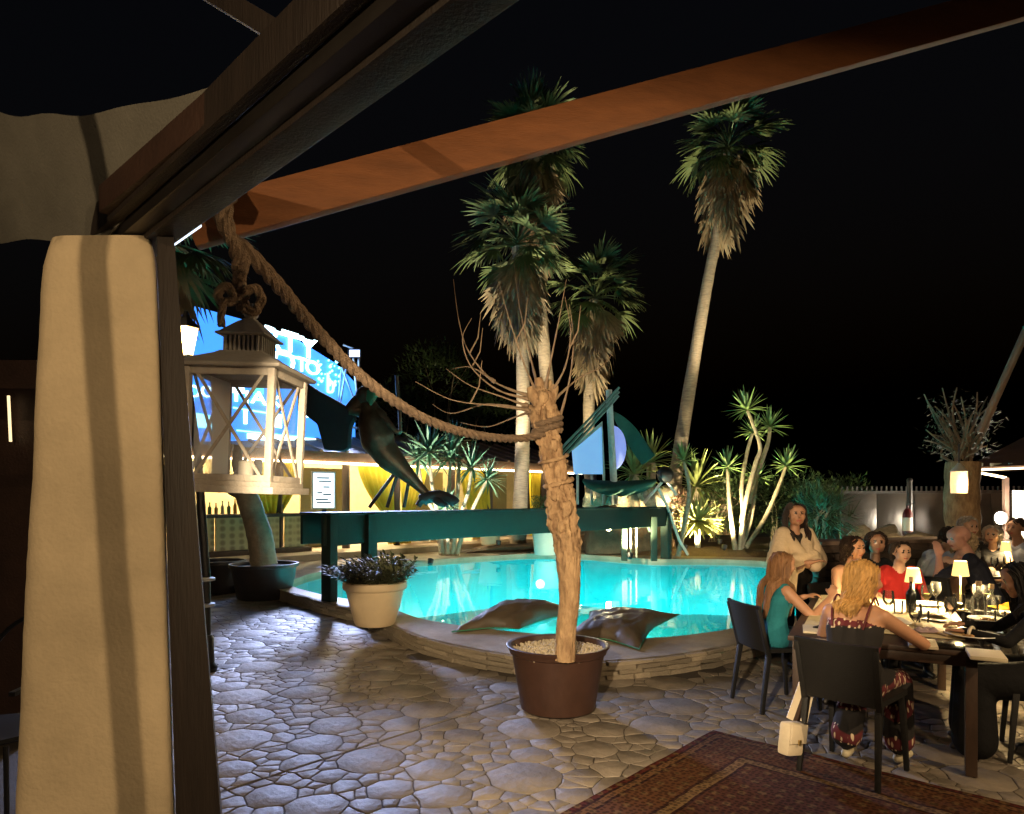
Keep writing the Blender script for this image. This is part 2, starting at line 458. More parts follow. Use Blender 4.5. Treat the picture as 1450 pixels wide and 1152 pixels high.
# ================================================================== NEAR: terrace column, roof, lantern, rope, potted tree
m_plaster = mat('old_plaster', (.60,.49,.33), .9, var=.20, scale=2.2, bump=.2, bscale=70)
m_darkwood = mat('dark_beam_wood', (.022,.015,.012), .6, var=.35, scale=4, bump=.2, bscale=30, stretch=(5,5,.5))
m_redwood = mat('red_brown_wood', (.045,.022,.015), .6, var=.3, scale=5, bump=.2)
m_orange = mat('stained_wood', (.25,.092,.030), .65, var=.22, scale=5, bump=.2, bscale=50, stretch=(.4,4,4))
m_steel = mat('dark_steel', (.03,.026,.024), .45, .5, var=.2)
m_black = mat('black_paint', (.012,.012,.013), .45, var=.2)
m_canvas = mat('canvas', (.15,.145,.125), .9, var=.2, scale=4, bump=.25, bscale=120)

# --- battered plaster column
CD = 1.9
col = thing('terrace_column', 'tapered beige plaster column carrying the dark roof beams', 'column', (at(140,1152,CD).x, CD, 0))
q = MB()
def col_ring(z):
    t = z / 2.4
    k = (z - .74) / (2.34 - .74)
    xl = at(17 + (60-17)*k, 0, CD).x; xr = at(251 + (226-251)*k, 0, CD).x
    return xl, xr
zs = np.linspace(-.01, 2.36, 60); vs = []; NS = 56
for z in zs:
    xl, xr = col_ring(z); y0, y1 = CD, CD + .42; cxm, cym = (xl+xr)/2, (y0+y1)/2; hx, hy = (xr-xl)/2, .21
    top = max(0, z - 2.24) / .12
    for k in range(NS):
        a = 2*math.pi*k/NS - math.pi/2 - math.pi/NS
        c, s_ = math.cos(a), math.sin(a); e = .22
        x = cxm + hx * math.copysign(abs(c)**e, c) * (1 - .10*top**2); y = cym + hy * math.copysign(abs(s_)**e, s_) * (1 - .10*top**2)
        n = noise.noise((x*6, y*6, z*4)) * .006 + noise.noise((x*19, y*19, z*17)) * .0022
        vs.append((x + c*n - (y - CD)*(.56 + .06*z/2.3), y + s_*n, z))
fs = [(i*NS+k, i*NS+(k+1) % NS, (i+1)*NS+(k+1) % NS, (i+1)*NS+k) for i in range(len(zs)-1) for k in range(NS)] + [tuple((len(zs)-1)*NS+k for k in range(NS))]
q.add(vs, fs); q.build('shaft', m_plaster, col, smooth=70)

# --- dark steel door post at the column's side
post = thing('side_post', 'dark brown timber post standing against the plaster column', 'post', (at(280,1152,1.92).x, 1.92, 0))
q = MB(); d0 = 1.905
b0, b1 = at(249,1152,d0), at(312,1152,d0); t0, t1 = at(222,345,d0), at(247,345,d0)
def ext(b, t, z): k = (z - b.z) / (t.z - b.z); return b.x + (t.x - b.x) * k
for (y0, y1) in ((d0, d0 + .02),):
    vs = []
    for z in (0, 2.40):
        xl, xr = ext(b0, t0, z), ext(b1, t1, z)
        vs += [(xl, y0, z), (xr, y0, z), (xr*1.05, y1+.08, z), (xl, y1+.08, z)]
    q.add(vs, [(3,2,1,0),(4,5,6,7),(0,1,5,4),(1,2,6,5),(2,3,7,6),(3,0,4,7)])
q.build('shaft', m_darkwood, post, bevel=.006)

# --- roof frame of the terrace: perimeter beam of three laminations
A = Vector((at(190,338,1.93).x, 1.93, 2.40)); Bv = Vector((.30, .62, 2.42))
roof = thing('roof_frame', 'dark layered perimeter beam of the terrace roof above the column', 'roof beam', (A.x, A.y, 0))
dirv = (Bv - A).normalized(); sidev = Vector((dirv.y, -dirv.x, 0)).normalized()   # sidev points towards the garden
if sidev.y < 0: sidev = -sidev
A2 = A - dirv * .25
for off, zz, ww, hh, mm, nm in ((.055, .0, .075, .10, m_darkwood, 'outer_board'), (.0, .035, .05, .14, m_steel, 'beam_web'), (-.042, .04, .03, .09, m_darkwood, 'inner_board')):
    q = MB(); q.bar(A2 + sidev*off + Vector((0,0,zz)), Bv + sidev*off + Vector((0,0,zz)), ww, hh); q.build(nm, mm, roof, bevel=.006)
q = MB(); q.bar(at(160,318,1.92) + Vector((0,0,.06)), at(345,158,1.42) + Vector((0,0,.03)), .075, .075); q.build('short_rafter', m_redwood, roof, bevel=.005)
q = MB(); q.bar(at(250,-40,1.9), at(500,110,1.6), .05, .05); q.build('cross_batten', m_darkwood, roof, bevel=.004)
q = MB(); q.bar(A2 + Vector((-.5,.0,-.02)), A2 + Vector((-2.8,.9,-.02)), .09, .13); q.build('side_beam', m_darkwood, roof, bevel=.006)
# light strip under the outer board
q = MB(); q.bar(A + sidev*.096 + Vector((0,0,-.045)) + dirv*.02, A + sidev*.096 + Vector((0,0,-.045)) + dirv*.22, .006, .006); q.build('light_strip', emis('cool_strip', (.75,.85,1), 1.3), roof)

# --- sagging canvas between the beams
def cloth(u, v):
    a = at(-120, 116, 2.5).lerp(at(318, 118, 1.62), u); bb = at(-160, 345, 3.3).lerp(at(150, 338, 1.98), u)
    p = a.lerp(bb, v); p.z -= (.10*(1 - v*.5)) * math.sin(math.pi*u) * (1 - v)**.6 + .03*math.sin(math.pi*v)
    p.z += .010*math.sin(26*u + 7*v) * (1 - abs(2*u-1)) + .006*noise.noise((u*5, v*6, 0)); return p
q = MB(); q.grid(cloth, 40, 30)
tag(q.build('canvas_awning', m_canvas, smooth=80, thick=.004), 'sagging beige canvas panel stretched below the dark roof', 'awning')

# --- long stained rafter
raf = MB(); RA, RB = at(268, 322, 2.35), at(1560, -28, 3.15)
raf.bar(RA, RB, .05, .150)
ob = raf.build('rafter', m_orange, bevel=.006); tag(ob, 'long orange brown stained rafter crossing the night sky', 'rafter')

# --- rope helper: three twisted strands
m_rope = mat('hemp_rope', (.20,.135,.085), .95, var=.35, scale=30, bump=.8, bscale=160)
def catmull(pts, n):
    pts = [Vector(p) for p in pts]; out = []
    for i in range(len(pts) - 1):
        p0 = pts[max(i-1, 0)]; p1 = pts[i]; p2 = pts[i+1]; p3 = pts[min(i+2, len(pts)-1)]
        for k in range(n):
            t = k / n
            out.append(.5*((2*p1) + (p2-p0)*t + (2*p0-5*p1+4*p2-p3)*t*t + (3*p1-p0-3*p2+p3)*t**3))
    out.append(pts[-1]); return out
def rope(mb, pts, r, pitch=.16, n=16, seg=6):
    path = catmull(pts, n); d = 0; u = None; strands = [[], [], []]; prev = path[0]
    for i, p in enumerate(path):
        d += (p - prev).length; prev = p
        t = (path[min(i+1, len(path)-1)] - path[max(i-1, 0)]).normalized()
        u = (u - t*u.dot(t)).normalized() if u is not None else t.orthogonal().normalized(); w = t.cross(u)
        for k in range(3):
            a = d / pitch * 2*math.pi + k*2*math.pi/3
            strands[k].append(p + (u*math.cos(a) + w*math.sin(a)) * r * .5)
    for st in strands: mb.tube(st, [r*.56*(1 + .09*noise.noise((p.x*40, p.y*40, p.z*40))) for p in st], seg)

# --- lantern on its rope
LD = 2.45
lc = at(347, 690, LD); LZ0 = lc.z
m_lwood = mat('whitewashed_wood', (.38,.345,.30), .7, var=.18, scale=12, bump=.3, bscale=70)
m_lroof = mat('grey_lantern_metal', (.30,.28,.25), .6, .1, var=.15, scale=8, bump=.15)
m_lglass = glassy('lantern_glass', (.97,.98,1), .30, 1.12, dust=.07, dustcol=(.75,.75,.8))
lan = thing('hanging_lantern', 'large whitewashed lantern with crossed bars hanging on thick rope', 'lantern', (lc.x, lc.y, LZ0 - .02), R(-3)); lan.rotation_euler = (0, R(2.0), R(-3))
S = .142; HB = .385
def P4(k, s, z): return Vector((((-1,1,1,-1)[k])*s, ((-1,-1,1,1)[k])*s, z))
q = MB(); q.box((0,0,.012), (.345,.345,.024)); q.box((0,0,.032), (.31,.31,.018)); q.build('base', m_lwood, lan, world=False, bevel=.003)
for k in range(4):
    q = MB(); q.bar(P4(k, S, .04), P4(k, S+.004, .04+HB), .024, .024, up=(0,1,0)); q.build('corner_post', m_lwood, lan, world=False, bevel=.003)
for k in range(4):
    a, b_ = P4(k, S, 0), P4((k+1) % 4, S, 0)
    z0, z1 = Vector((0,0,.052)), Vector((0,0,.04+HB-.012)); nrm = Vector((a+b_)).normalized()*.002
    q = MB(); q.bar(a+z0, b_+z0, .018, .022); q.build('frame_rail', m_lwood, lan, world=False, bevel=.002)
    q = MB(); q.bar(a+z1, b_+z1, .018, .026); q.build('frame_rail', m_lwood, lan, world=False, bevel=.002)
    q = MB(); q.bar(a*.92+b_*.08+z0-nrm, b_*.92+a*.08+z1-nrm, .007, .010); q.build('cross_bar', m_lwood, lan, world=False)
    q = MB(); q.bar(b_*.92+a*.08+z0+nrm, a*.92+b_*.08+z1+nrm, .007, .010); q.build('cross_bar', m_lwood, lan, world=False)
    q = MB(); i0 = a*.90; i1 = b_*.90
    q.add([i0+z0, i1+z0, i1+z1, i0+z1], [(0,1,2,3)]); q.build('pane', m_lglass, lan, world=False)
zt = .04 + HB
q = MB()
q.lathe([(.255,zt),(.262,zt+0.0102),(.245,zt+0.0187),(.125,zt+0.0612),(.105,zt+0.0723)], seg=4, a0=math.pi/4)
q.build('roof', m_lroof, lan, world=False, bevel=.003)
q = MB(); q.lathe([(.086,zt+0.0680),(.086,zt+0.1275)], seg=4, a0=math.pi/4); rv = q.build('vent_box', mat('vent_dark', (.08,.07,.06), .8), lan, world=False)
for k in range(4):
    a, b_ = P4(k, .064, 0), P4((k+1) % 4, .064, 0)
    for j in range(8):
        p = a.lerp(b_, (j+.5)/8); q = MB(); q.bar(p+Vector((0,0,zt+0.0680)), p+Vector((0,0,zt+0.1292)), .011, .008, up=(b_-a)); q.build('vent_slat', m_lroof, rv, world=False)
q = MB(); q.lathe([(.125,zt+0.1275),(.125,zt+0.1343),(.110,zt+0.1394),(.05,zt+0.1827),(.03,zt+0.1938),(.026,zt+0.1997)], seg=4, a0=math.pi/4); q.build('cap', m_lroof, lan, world=False, bevel=.003)
q = MB(); q.sphere((0,0,zt+0.2176), (.026,.026,.022)); q.tube([(0,0,zt+0.2295),(0,0,zt+0.2550)], .006); q.build('finial', m_lwood, lan, world=False)
q = MB(); q.lathe([(.0,.042),(.026,.042),(.026,.11),(.022,.115),(.0,.110)], seg=18); q.build('candle', mat('wax', (.8,.75,.62), .5, sss=.2), lan, world=False)
q = MB(); q.tube([(.0,0,.11),(.003,0,.13)], .0025); q.build('wick', m_black, lan, world=False)

top = at(345, 436, LD)
ropes = thing('lantern_rope', 'thick hemp rope tied in a bow, running from rafter to lantern', 'rope', at(335, 300, 2.4))
q = MB()
hk = at(326, 300, 2.36)
rope(q, [at(305,285,2.30), at(318,322,2.26), at(333,352,2.34), at(338,382,2.4), at(341,415,LD), top + Vector((0,0,-.01))], .024)
q.build('hanging_strand', m_rope, ropes)
q = MB(); rope(q, [at(338,262,2.38), at(322,292,2.30), at(326,330,2.33), at(346,362,2.37), at(338,392,2.41)], .022); q.build('doubled_strand', m_rope, ropes)
q = MB(); rope(q, [top+Vector((0,-.02,.03)), at(318,428,LD-.04), at(308,415,LD-.05), at(322,406,LD-.04), at(340,424,LD-.02), at(358,407,LD-.02), at(370,420,LD-.02), at(362,440,LD-.02), at(345,436,LD-.03)], .017, n=10); q.build('bow', m_rope, ropes)
q = MB(); rope(q, [at(318,424,LD-.05), at(314,440,LD-.06), at(313,462,LD-.06)], .014, n=10); q.build('loose_end', m_rope, ropes)

# --- swag rope from the rafter to the potted tree
TD = 4.9
sw = MB(); sp = [at(333,345,2.36), at(352,358,2.38), at(395,405,2.55), at(450,470,2.85), at(520,540,3.25), at(600,592,3.75), at(670,615,4.2), at(735,621,4.66), at(775,612,4.86)]
rope(sw, sp, .028, pitch=.19, n=22)
tag(sw.build('swag_rope', m_rope), 'sagging hemp rope slung between the lantern and the gnarled potted tree', 'rope')

# --- gnarled bare tree in the big brown tub
m_tub = mat('brown_plastic_tub', (.055,.026,.018), .42, var=.15, scale=10, bump=.05)
m_bark = mat('gnarled_bark', (.52,.35,.19), .9, col2=(.20,.115,.06), scale=16, bump=1.0, bscale=42, stretch=(1,1,.4))
m_twig = mat('twig_bark', (.24,.17,.11), .85, var=.3, scale=30)
m_pebble = mat('pale_pebble', (.62,.52,.36), .8, var=.2, scale=30, rnd=.25)
pc = gnd(790, 1003); pcx, pcy = pc.x, pc.y
RT, HT = .385, .50
tub = thing('plant_tub', 'big dark brown plastic tub filled with pale pebbles', 'plant pot', (pcx, pcy, 0))
q = MB(); q.lathe([(.0,.004),(.265,.004),(.285,.02),(.355,HT-.07),(.372,HT-.06),(.378,HT-.035),(.392,HT-.02),(.396,HT-.004),(.388,HT),(.362,HT-.004),(.350,HT-.03),(.34,HT-.07),(.0,HT-.072)], c=(pcx,pcy,0), seg=48); q.build('shell', m_tub, tub, smooth=40)
peb = []
for k in range(4):
    z = MB(); z.sphere((0,0,0), (1,.8,.62), 7, 5); z.v = [Vector(p)*(1+.18*noise.noise(Vector(p)*1.3+Vector((k*7,0,0)))) for p in z.v]; peb.append(z.mesh('pebble', m_pebble, smooth=60))
rp = random.Random(3); z = MB()
for k in range(1500):
    a = rp.uniform(0, 2*math.pi); r = .352*math.sqrt(rp.random()); s = rp.uniform(.008,.018)
    Mx = Matrix.Translation((pcx+r*math.cos(a), pcy+r*math.sin(a), HT-.062+rp.uniform(0,.022)+.02*(1-r/.35))) @ Euler((rp.random()*3,rp.random()*3,rp.random()*3)).to_matrix().to_4x4() @ Matrix.Scale(s, 4)
    z.sphere((0,0,0), (1,.8,.62), 6, 4, M=Mx)
tag(z.build('pebbles', m_pebble, tub, smooth=60), kind='stuff')

tree = thing('gnarled_tree', 'gnarled bare tree with pollarded top and long thin shoots, in brown tub', 'tree', (pcx, pcy, HT-.06))
tp = [(800,935,.092),(802,890,.090),(806,850,.092),(806,810,.100),(803,770,.112),(797,735,.124),(794,705,.116),(786,670,.106),(781,640,.098),(775,612,.104),(771,592,.108),(770,574,.098),(768,560,.070),(767,550,.035)]
base = [at(px, py, TD) for px, py, r in tp]
path = catmull(base, 16); rad = []
for i in range(len(path)):
    t = i / 16; k = min(int(t), len(tp)-2); f = t - k; rad.append(.80*(tp[k][2]*(1-f) + tp[k+1][2]*f))
def bark(p, dr, i, k):
    zz = p.z; up = min(1, max(0, (zz - 1.0) / .5))
    v = Vector((dr.x*2.0, dr.y*2.0, zz*4.2))
    n = noise.noise(v*1.2)*.34*up + noise.noise(v*3.1)*(.08+.22*up) + noise.noise(v*7.5)*(.05+.12*up) + noise.noise(v*15)*(.03+.06*up)
    ridge = abs(noise.noise(Vector((dr.x*5, dr.y*5, zz*1.4))))*-.22
    return 1 + n + ridge*(.4+up*.8)
q = MB(); q.tube(path, rad, 52, True, bark)
rk = random.Random(8)
for k in range(26):                       # old pruning burls
    i = rk.randrange(70, len(path)-6); a = rk.uniform(0, 2*math.pi); p = path[i] + Vector((math.cos(a), math.sin(a), 0))*rad[i]*.86
    s = rk.uniform(.022,.05); sp2 = MB(); sp2.sphere((0,0,0), 1, 10, 7)
    for v in sp2.v:
        w = v*s*(1+.45*noise.noise(v*1.9+Vector((k,0,0)))); w.z *= 1.25; q.v.append(p + w)
    o0 = len(q.v) - len(sp2.v); q.f += [[j+o0 for j in f] for f in sp2.f]; q.mi += [0]*len(sp2.f)
q.build('trunk', m_bark, tree, smooth=60)
for k, pts in enumerate(([(766,575),(756,562),(750,548)], [(772,574),(782,560),(786,545)], [(768,568),(766,552),(762,535)], [(764,590),(750,580),(741,572)], [(770,570),(775,552),(777,538)])):
    q = MB(); pth = catmull([at(x, y, TD - .04 + .03*k) for x, y in pts], 8); q.tube(pth, [.052 - .030*i/len(pth) for i in range(len(pth))], 14, True, lambda p, dr, i, k2: 1 + .3*noise.noise(p*16) + .15*noise.noise(p*40)); q.build('fork', m_bark, tree, smooth=60)
# coils of rope-like growth round the trunk
for (py, n) in ((657, 1), (690, 1), (612, 2)):
    q = MB(); c0 = min(path, key=lambda p: abs(p.z - at(775, py, TD).z)); pts = []
    for k in range(int(22*n)+1):
        a = k/22*2*math.pi; pts.append(c0 + Vector((math.cos(a)*.096, math.sin(a)*.096, .02*math.sin(a*1.0+1)+.045*(k/22))))
    (rope(q, pts, .022, n=3) if py == 612 else q.tube(pts, [.016+.008*noise.noise(p*15) for p in pts], 8)); q.build('rope_coil' if py == 612 else 'bark_coil', m_rope if py == 612 else m_bark, tree, smooth=60)
shoots = [[(748,560),(700,540),(665,500),(650,455),(642,395)], [(750,565),(705,552),(668,520),(655,480),(668,450)], [(748,575),(712,562),(665,545),(632,522)], [(748,580),(700,574),(640,566),(588,540)],
          [(748,580),(690,572),(640,585),(612,572)], [(752,582),(725,592),(690,604),(652,598)], [(758,552),(742,515),(722,455),(705,395)], [(762,550),(750,500),(735,430),(728,372)],
          [(772,550),(782,500),(792,450),(802,395)], [(778,560),(800,520),(808,470),(800,420)], [(785,565),(820,535),(850,520),(868,500)], [(790,600),(806,540),(812,480),(806,430)], [(700,540),(668,520),(640,522)]]
for k, s in enumerate(shoots):
    dd = rk.uniform(-.5,.5)
    pts = catmull([at(px, py, TD + dd*(j/ (len(s)-1)) ) for j, (px, py) in enumerate(s)], 7)
    n = len(pts); q = MB(); q.tube(pts, [(.0085 + .008*max(0, 1-i/5))*(1-.80*i/(n-1))*(1+.15*math.sin(i*1.9)) for i in range(n)], 6)
    if k % 3 == 0 and n > 12:
        p = pts[n//2]; q.tube([p, p+Vector((.06,0.02,.12)), p+Vector((.08,.03,.30))], [.006,.005,.002], 5)
    q.build('shoot', m_twig, tree, smooth=60)
# ================================================================== MID: green walkway, statue, boat, pots, sign, pavilion
m_green = mat('green_paint', (.0035,.018,.011), .75, var=.25, scale=4, bump=.15, bscale=30)
m_white = mat('white_plastic', (.74,.70,.60), .5, var=.06, scale=5)
G0, G1 = Vector((-2.86, 9.75, 0)), Vector((3.55, 16.6, 0)); gd = (G1 - G0).normalized(); gs = Vector((gd.y, -gd.x, 0))
wk = thing('green_walkway', 'dark green painted timber walkway on posts spanning the pool', 'walkway', (G0.x, G0.y, CP))
GT = 1.40
for off in (-.28, .28):
    q = MB(); q.bar(G0 + gs*off + Vector((0,0,GT-.235)), G1 + gs*off + Vector((0,0,GT-.235)), .07, .43); q.build('side_beam', m_green, wk, bevel=.01)
nb = 46
for k in range(nb):
    p = G0.lerp(G1, (k+.5)/nb) + Vector((0,0,GT)); q = MB(); q.bar(p - gs*.36, p + gs*.36, .188, .028); q.build('deck_board', m_green, wk, bevel=.004)
for e, zz in ((0, 0.0), (1, CP)):
    for off in (.285,):
        p = (G0 + gd*.11 if e == 0 else G1 - gd*.11) + gs*off*1.0; q = MB(); q.bar(p + Vector((0,0,zz)), p + Vector((0,0,GT-.018)), .24, .12, up=gd); q.build('post', m_green, wk, bevel=.012)
for tt in (.082,):
    p = G0.lerp(G1, tt); q = MB(); q.bar(p + gs*.30 + Vector((0,0,-.9)), p + gs*.30 + Vector((0,0,GT-.02)), .20, .16, up=gd); q.build('post', m_green, wk, bevel=.01)
# little green gate frame under the far end
p0 = gnd(884, 794, CP); gf = thing('gate_frame', 'green arched gate frame with pale rails below the walkway end', 'gate', p0)
for px in (884, 926):
    b_ = gnd(px, 794, CP); q = MB(); q.bar(b_, b_ + Vector((0,0,1.02)), .13, .13); q.build('post', m_green, gf, bevel=.01)
q = MB(); q.tube(catmull([at(886,735,15.9), at(900,726,15.9), at(914,735,15.9), at(921,752,15.9)], 6), .05, 8); q.build('arch', m_green, gf)
for px in (893, 901):
    q = MB(); q.bar(at(px,736,15.9), at(px,789,15.9), .035, .035); q.build('rail', mat('pale_rail', (.55,.5,.36), .5), gf)

# --- bird-like statue with a dark cape
SD = 10.55
m_bronze = mat('bronze', (.085,.060,.040), .42, .55, var=.35, scale=9, bump=.2, bscale=40)
m_cape = mat('black_cloth', (.014,.015,.020), .75, var=.3, scale=6, bump=.3)
st = thing('statue', 'dark bronze long bodied statue with black cape leaning on struts', 'statue', (at(545,718,SD).x, SD, GT+.016))
def sm(pts): return [at(px, py, SD + dd) for px, py, dd in pts]
q = MB(); pp = catmull(sm([(518,566,-.05),(524,582,0),(528,598,0),(536,624,0),(550,646,0),(570,665,0),(590,685,0),(607,702,0)]), 6)
rr = np.interp(np.linspace(0,7,len(pp)), range(8), [.10,.17,.225,.25,.21,.135,.085,.05]); q.tube(pp, list(rr), 18, True, lambda p, dr, i, k: 1 + .10*noise.noise(p*4)); q.build('body', m_bronze, st, smooth=70)
q = MB(); hp = at(518,560,SD-.05); q.sphere(hp, (.16,.15,.15), 14, 10); q.tube(sm([(514,563,-.02),(506,572,.0),(497,582,.02)]), [.12,.13,.12], 10); q.build('head', m_bronze, st, smooth=70)
q = MB()
for pts in ([(519,552,-.2),(527,548,-.2),(534,545,-.2),(532,560,-.2),(524,574,-.2),(518,565,-.2)],):
    a = sm(pts); bq = [p + Vector((0,.14,0)) for p in a]; n = len(a)
    q.add(a + bq, [tuple(range(n)), tuple(range(2*n-1, n-1, -1))] + [(i, (i+1) % n, n+(i+1) % n, n+i) for i in range(n)])
q.build('green_crest', mat('sea_green_enamel', (.02,.17,.10), .4), st, bevel=.02)
q = MB()
cp = [(421,534,.1),(448,552,.05),(474,566,0),(497,580,-.05),(500,592,-.05),(494,604,0),(492,634,0),(486,638,.02),(458,637,.08),(448,600,.12),(432,588,.14),(420,582,.16)]
a = sm(cp); bq = [p + Vector((.03,.16,0)) for p in a]; n = len(a)
q.add(a + bq, [tuple(range(n)), tuple(range(2*n-1, n-1, -1))] + [(i, (i+1) % n, n+(i+1) % n, n+i) for i in range(n)]); q.build('cape', m_cape, st, bevel=.04)
q = MB(); q.tube(catmull(sm([(496,578,0),(512,580,0),(526,578,.0),(545,592,-.1),(560,610,-.12),(568,610,-.12)]), 6), [.11]*6+[.10]*6+[.08]*6+[.045]*6+[.04]*6+[.03], 10); q.build('arm', m_bronze, st, smooth=70)
q = MB(); q.tube(catmull(sm([(562,531,-.1),(563,552,-.1),(566,580,-.1),(567,612,-.1)]), 5), .03, 8); q.build('staff', m_bronze, st)
for (a_, b_) in (((566,660),(523,718)), ((566,660),(548,718)), ((580,674),(572,718))):
    q = MB(); q.tube([at(*a_, SD), at(*b_, SD+.05)], .028, 8); q.build('strut', m_black, st)
q = MB(); q.tube(catmull(sm([(592,716,0),(598,708,0),(610,703,0),(626,702,0),(640,708,-.05),(645,714,-.05)]), 5), [.05]*5+[.10]*5+[.09]*5+[.08]*5+[.085]*5+[.04], 12); q.tube(sm([(612,704,0),(624,712,-.1),(634,716,-.15)]), [.06,.06,.03], 10); q.build('tail_fin', m_cape, st, smooth=70)

# --- boat sculpture with blue sails on the far end
BD = 15.6
m_bluesail = mat('pale_blue_added_glow', (.30,.52,.80), .5, var=.06, scale=3, emit=(.20,.45,.85), estr=.55)  # the sail is no lamp; emission is added to brighten its colour
m_gsail = mat('green_sailcloth', (.010,.050,.034), .8, var=.2, scale=5)
m_mast = mat('weathered_mast', (.5,.56,.54), .6, var=.2, scale=8)
bt = thing('boat_sculpture', 'boat sculpture with blue panel sail brightened by added glow, mast and green cloth hull', 'sculpture', (at(866,712,BD).x, BD, GT+.016))
def slab(mb, pts, d, th):
    a = [at(px, py, d) for px, py in pts]; b2 = [p + Vector((0,th,0)) for p in a]; n = len(a)
    mb.add(a + b2, [tuple(range(n)), tuple(range(2*n-1, n-1, -1))] + [(i, (i+1) % n, n+(i+1) % n, n+i) for i in range(n)])
q = MB(); slab(q, [(810,637),(852,601),(855,671),(813,671)], BD, .08); q.build('panel_sail', m_bluesail, bt, bevel=.012)
q = MB(); slab(q, [(808,635),(853,596),(857,673),(854,673),(852,603),(811,638)], BD-.03, .14); q.build('sail_frame', m_mast, bt)
q = MB(); pts = [(867,602)] + [(867+20*math.sin(t)*1.0, 634-32*math.cos(t)) for t in np.linspace(.15, 2.9, 12)] + [(867,667)]; slab(q, pts, BD+.2, .10); q.build('round_sail', mat('violet_blue_added_glow', (.30,.36,.78), .5, emit=(.25,.33,.85), estr=.5), bt, bevel=.01)  # round sail also brightened by emission in its material
q = MB(); q.tube([at(862,552,BD), at(869,680,BD), at(870,714,BD)], [.075,.085,.085], 10); q.build('mast', m_mast, bt)
for off in (0, 6, 12):
    q = MB(); q.tube([at(877-off*.1,548+off,BD-.15), at(790+off*.2,640+off*1.2,BD-.15)], .032, 6); q.build('gaff_bar', mat('grey_green_bar', (.10,.16,.14), .5), bt)
def gsail(u, v):
    a = at(868,582,BD+.1).lerp(at(928,645,BD-.1), u); b_ = at(868,590,BD+.1).lerp(at(910,658,BD+.1), u); a.z += .22*math.sin(math.pi*u)
    p = a.lerp(b_, v); p.y += .18*math.sin(math.pi*u); return p
q = MB(); q.grid(gsail, 14, 6); q.build('green_sail', m_gsail, bt, thick=.03)
def hull(u, v):
    px = 826 + (928-826)*u; sag = math.sin(math.pi*u)**.6
    return at(px, 679 + 3*sag + v*(2 + 17*sag), BD - .25*math.sin(math.pi*v)*sag)
q = MB(); q.grid(hull, 20, 6); q.build('cloth_hull', m_gsail, bt, thick=.03, smooth=70)
for (a_, b_) in (((818,672),(818,714)), ((838,672),(838,714)), ((855,672),(855,714))):
    q = MB(); q.tube([at(*a_, BD), at(*b_, BD)], .03, 6); q.build('prop_pole', m_mast, bt)
# tripod spotlight stand beside the boat
tr = thing('tripod_stand', 'white tripod with black round head beside the boat sculpture', 'tripod', at(943,760,16.0))
q = MB(); q.sphere(at(942,672,16.0), (.2,.16,.2), 14, 10); q.build('head', m_black, tr)
for pts in ([(941,678),(912,712)], [(943,680),(958,700)], [(932,690),(944,715),(962,765),(974,785)]):
    q = MB(); q.tube([at(a_, b_, 16.0 + .2*i) for i, (a_, b_) in enumerate(pts)], .035, 6); q.build('leg', m_white, tr)
# pale boulders heaped at the end of the walkway
m_rock = mat('pale_rock', (.44,.38,.27), .9, var=.35, scale=4, bump=.6, bscale=12, rnd=.25)
def rock_mesh(seed):
    z = MB(); z.sphere((0,0,0), 1, 12, 8)
    z.v = [v*(1 + .33*noise.noise(v*1.2 + Vector((seed*9,0,0))) + .12*noise.noise(v*3.1 + Vector((0,seed*5,0)))) for v in z.v]
    return z.mesh('rock', m_rock, smooth=28)
rocks = [rock_mesh(k) for k in range(5)]
rr_ = random.Random(21)
for k in range(30):
    px = rr_.uniform(836, 944); o = link('boulder', rr_.choice(rocks)); o.location = at(px, rr_.uniform(697, 712) , rr_.uniform(17.5, 18.6)); s = rr_.uniform(.16,.32)
    o.scale = (s*rr_.uniform(.8,1.3), s, s*rr_.uniform(.6,.9)); o.rotation_euler = (rr_.random(), rr_.random(), rr_.random()*6)
    tag(o, 'pale boulder in the heap behind the boat sculpture', 'boulder', 'boulders heaped behind the boat sculpture')
hm = MB()
def mound(u, v):
    p = at(826+126*u, 0, 18.4); return Vector((p.x, 17.4 + 2.6*v, .2 + 1.38*math.sin(math.pi*min(1,max(0,v*1.15)))**.7*math.sin(math.pi*u)**.3))
hm.grid(mound, 14, 10); tag(hm.build('stone_mound', m_soil, smooth=70), 'earth mound under the heap of pale boulders', 'mound')

# --- planters
def pot(name, label, c, r, h, mt, prof='tub', grp=None, cat='plant pot'):
    t = thing(name, label, cat, c, 0, grp); q = MB()
    if prof == 'tub': pr = [(0,.0),(r*.74,.0),(r*.78,.03),(r*.94,h*.9),(r,h*.91),(r,h),(r*.93,h),(r*.9,h*.9),(0,h*.88)]
    else: pr = [(0,.0),(r*.58,.0),(r*.64,.03),(r*.82,h*.55),(r*.9,h*.80),(r*.97,h*.82),(r,h*.86),(r*.99,h*.98),(r*.92,h),(r*.86,h*.93),(0,h*.9)]
    q.lathe(pr, c=c, seg=36); q.build('shell', mt, t, smooth=40)
    q = MB(); q.lathe([(r*.88,h*.885),(0,h*.93)], c=c, seg=20); q.build('soil', m_soil, t)
    return t
m_cream = mat('cream_ceramic', (.66,.52,.33), .55, var=.08, scale=4, bump=.05)
m_blacktub = mat('black_tub', (.030,.026,.030), .45, var=.2, scale=6)
P1c = gnd(374, 846); pot('black_tub', 'wide black tub holding a thick leaning frangipani trunk', P1c, .54, .56, m_blacktub)
P2c = gnd(312, 838); pot('black_tub', 'black tub standing beside the lamp post', P2c, .42, .55, m_blacktub)
P3c = gnd(531, 884, CP); pot('cream_pot', 'rounded cream pot with spiky grey shrub on the pool edge', P3c, .365, .50, m_cream, 'round')
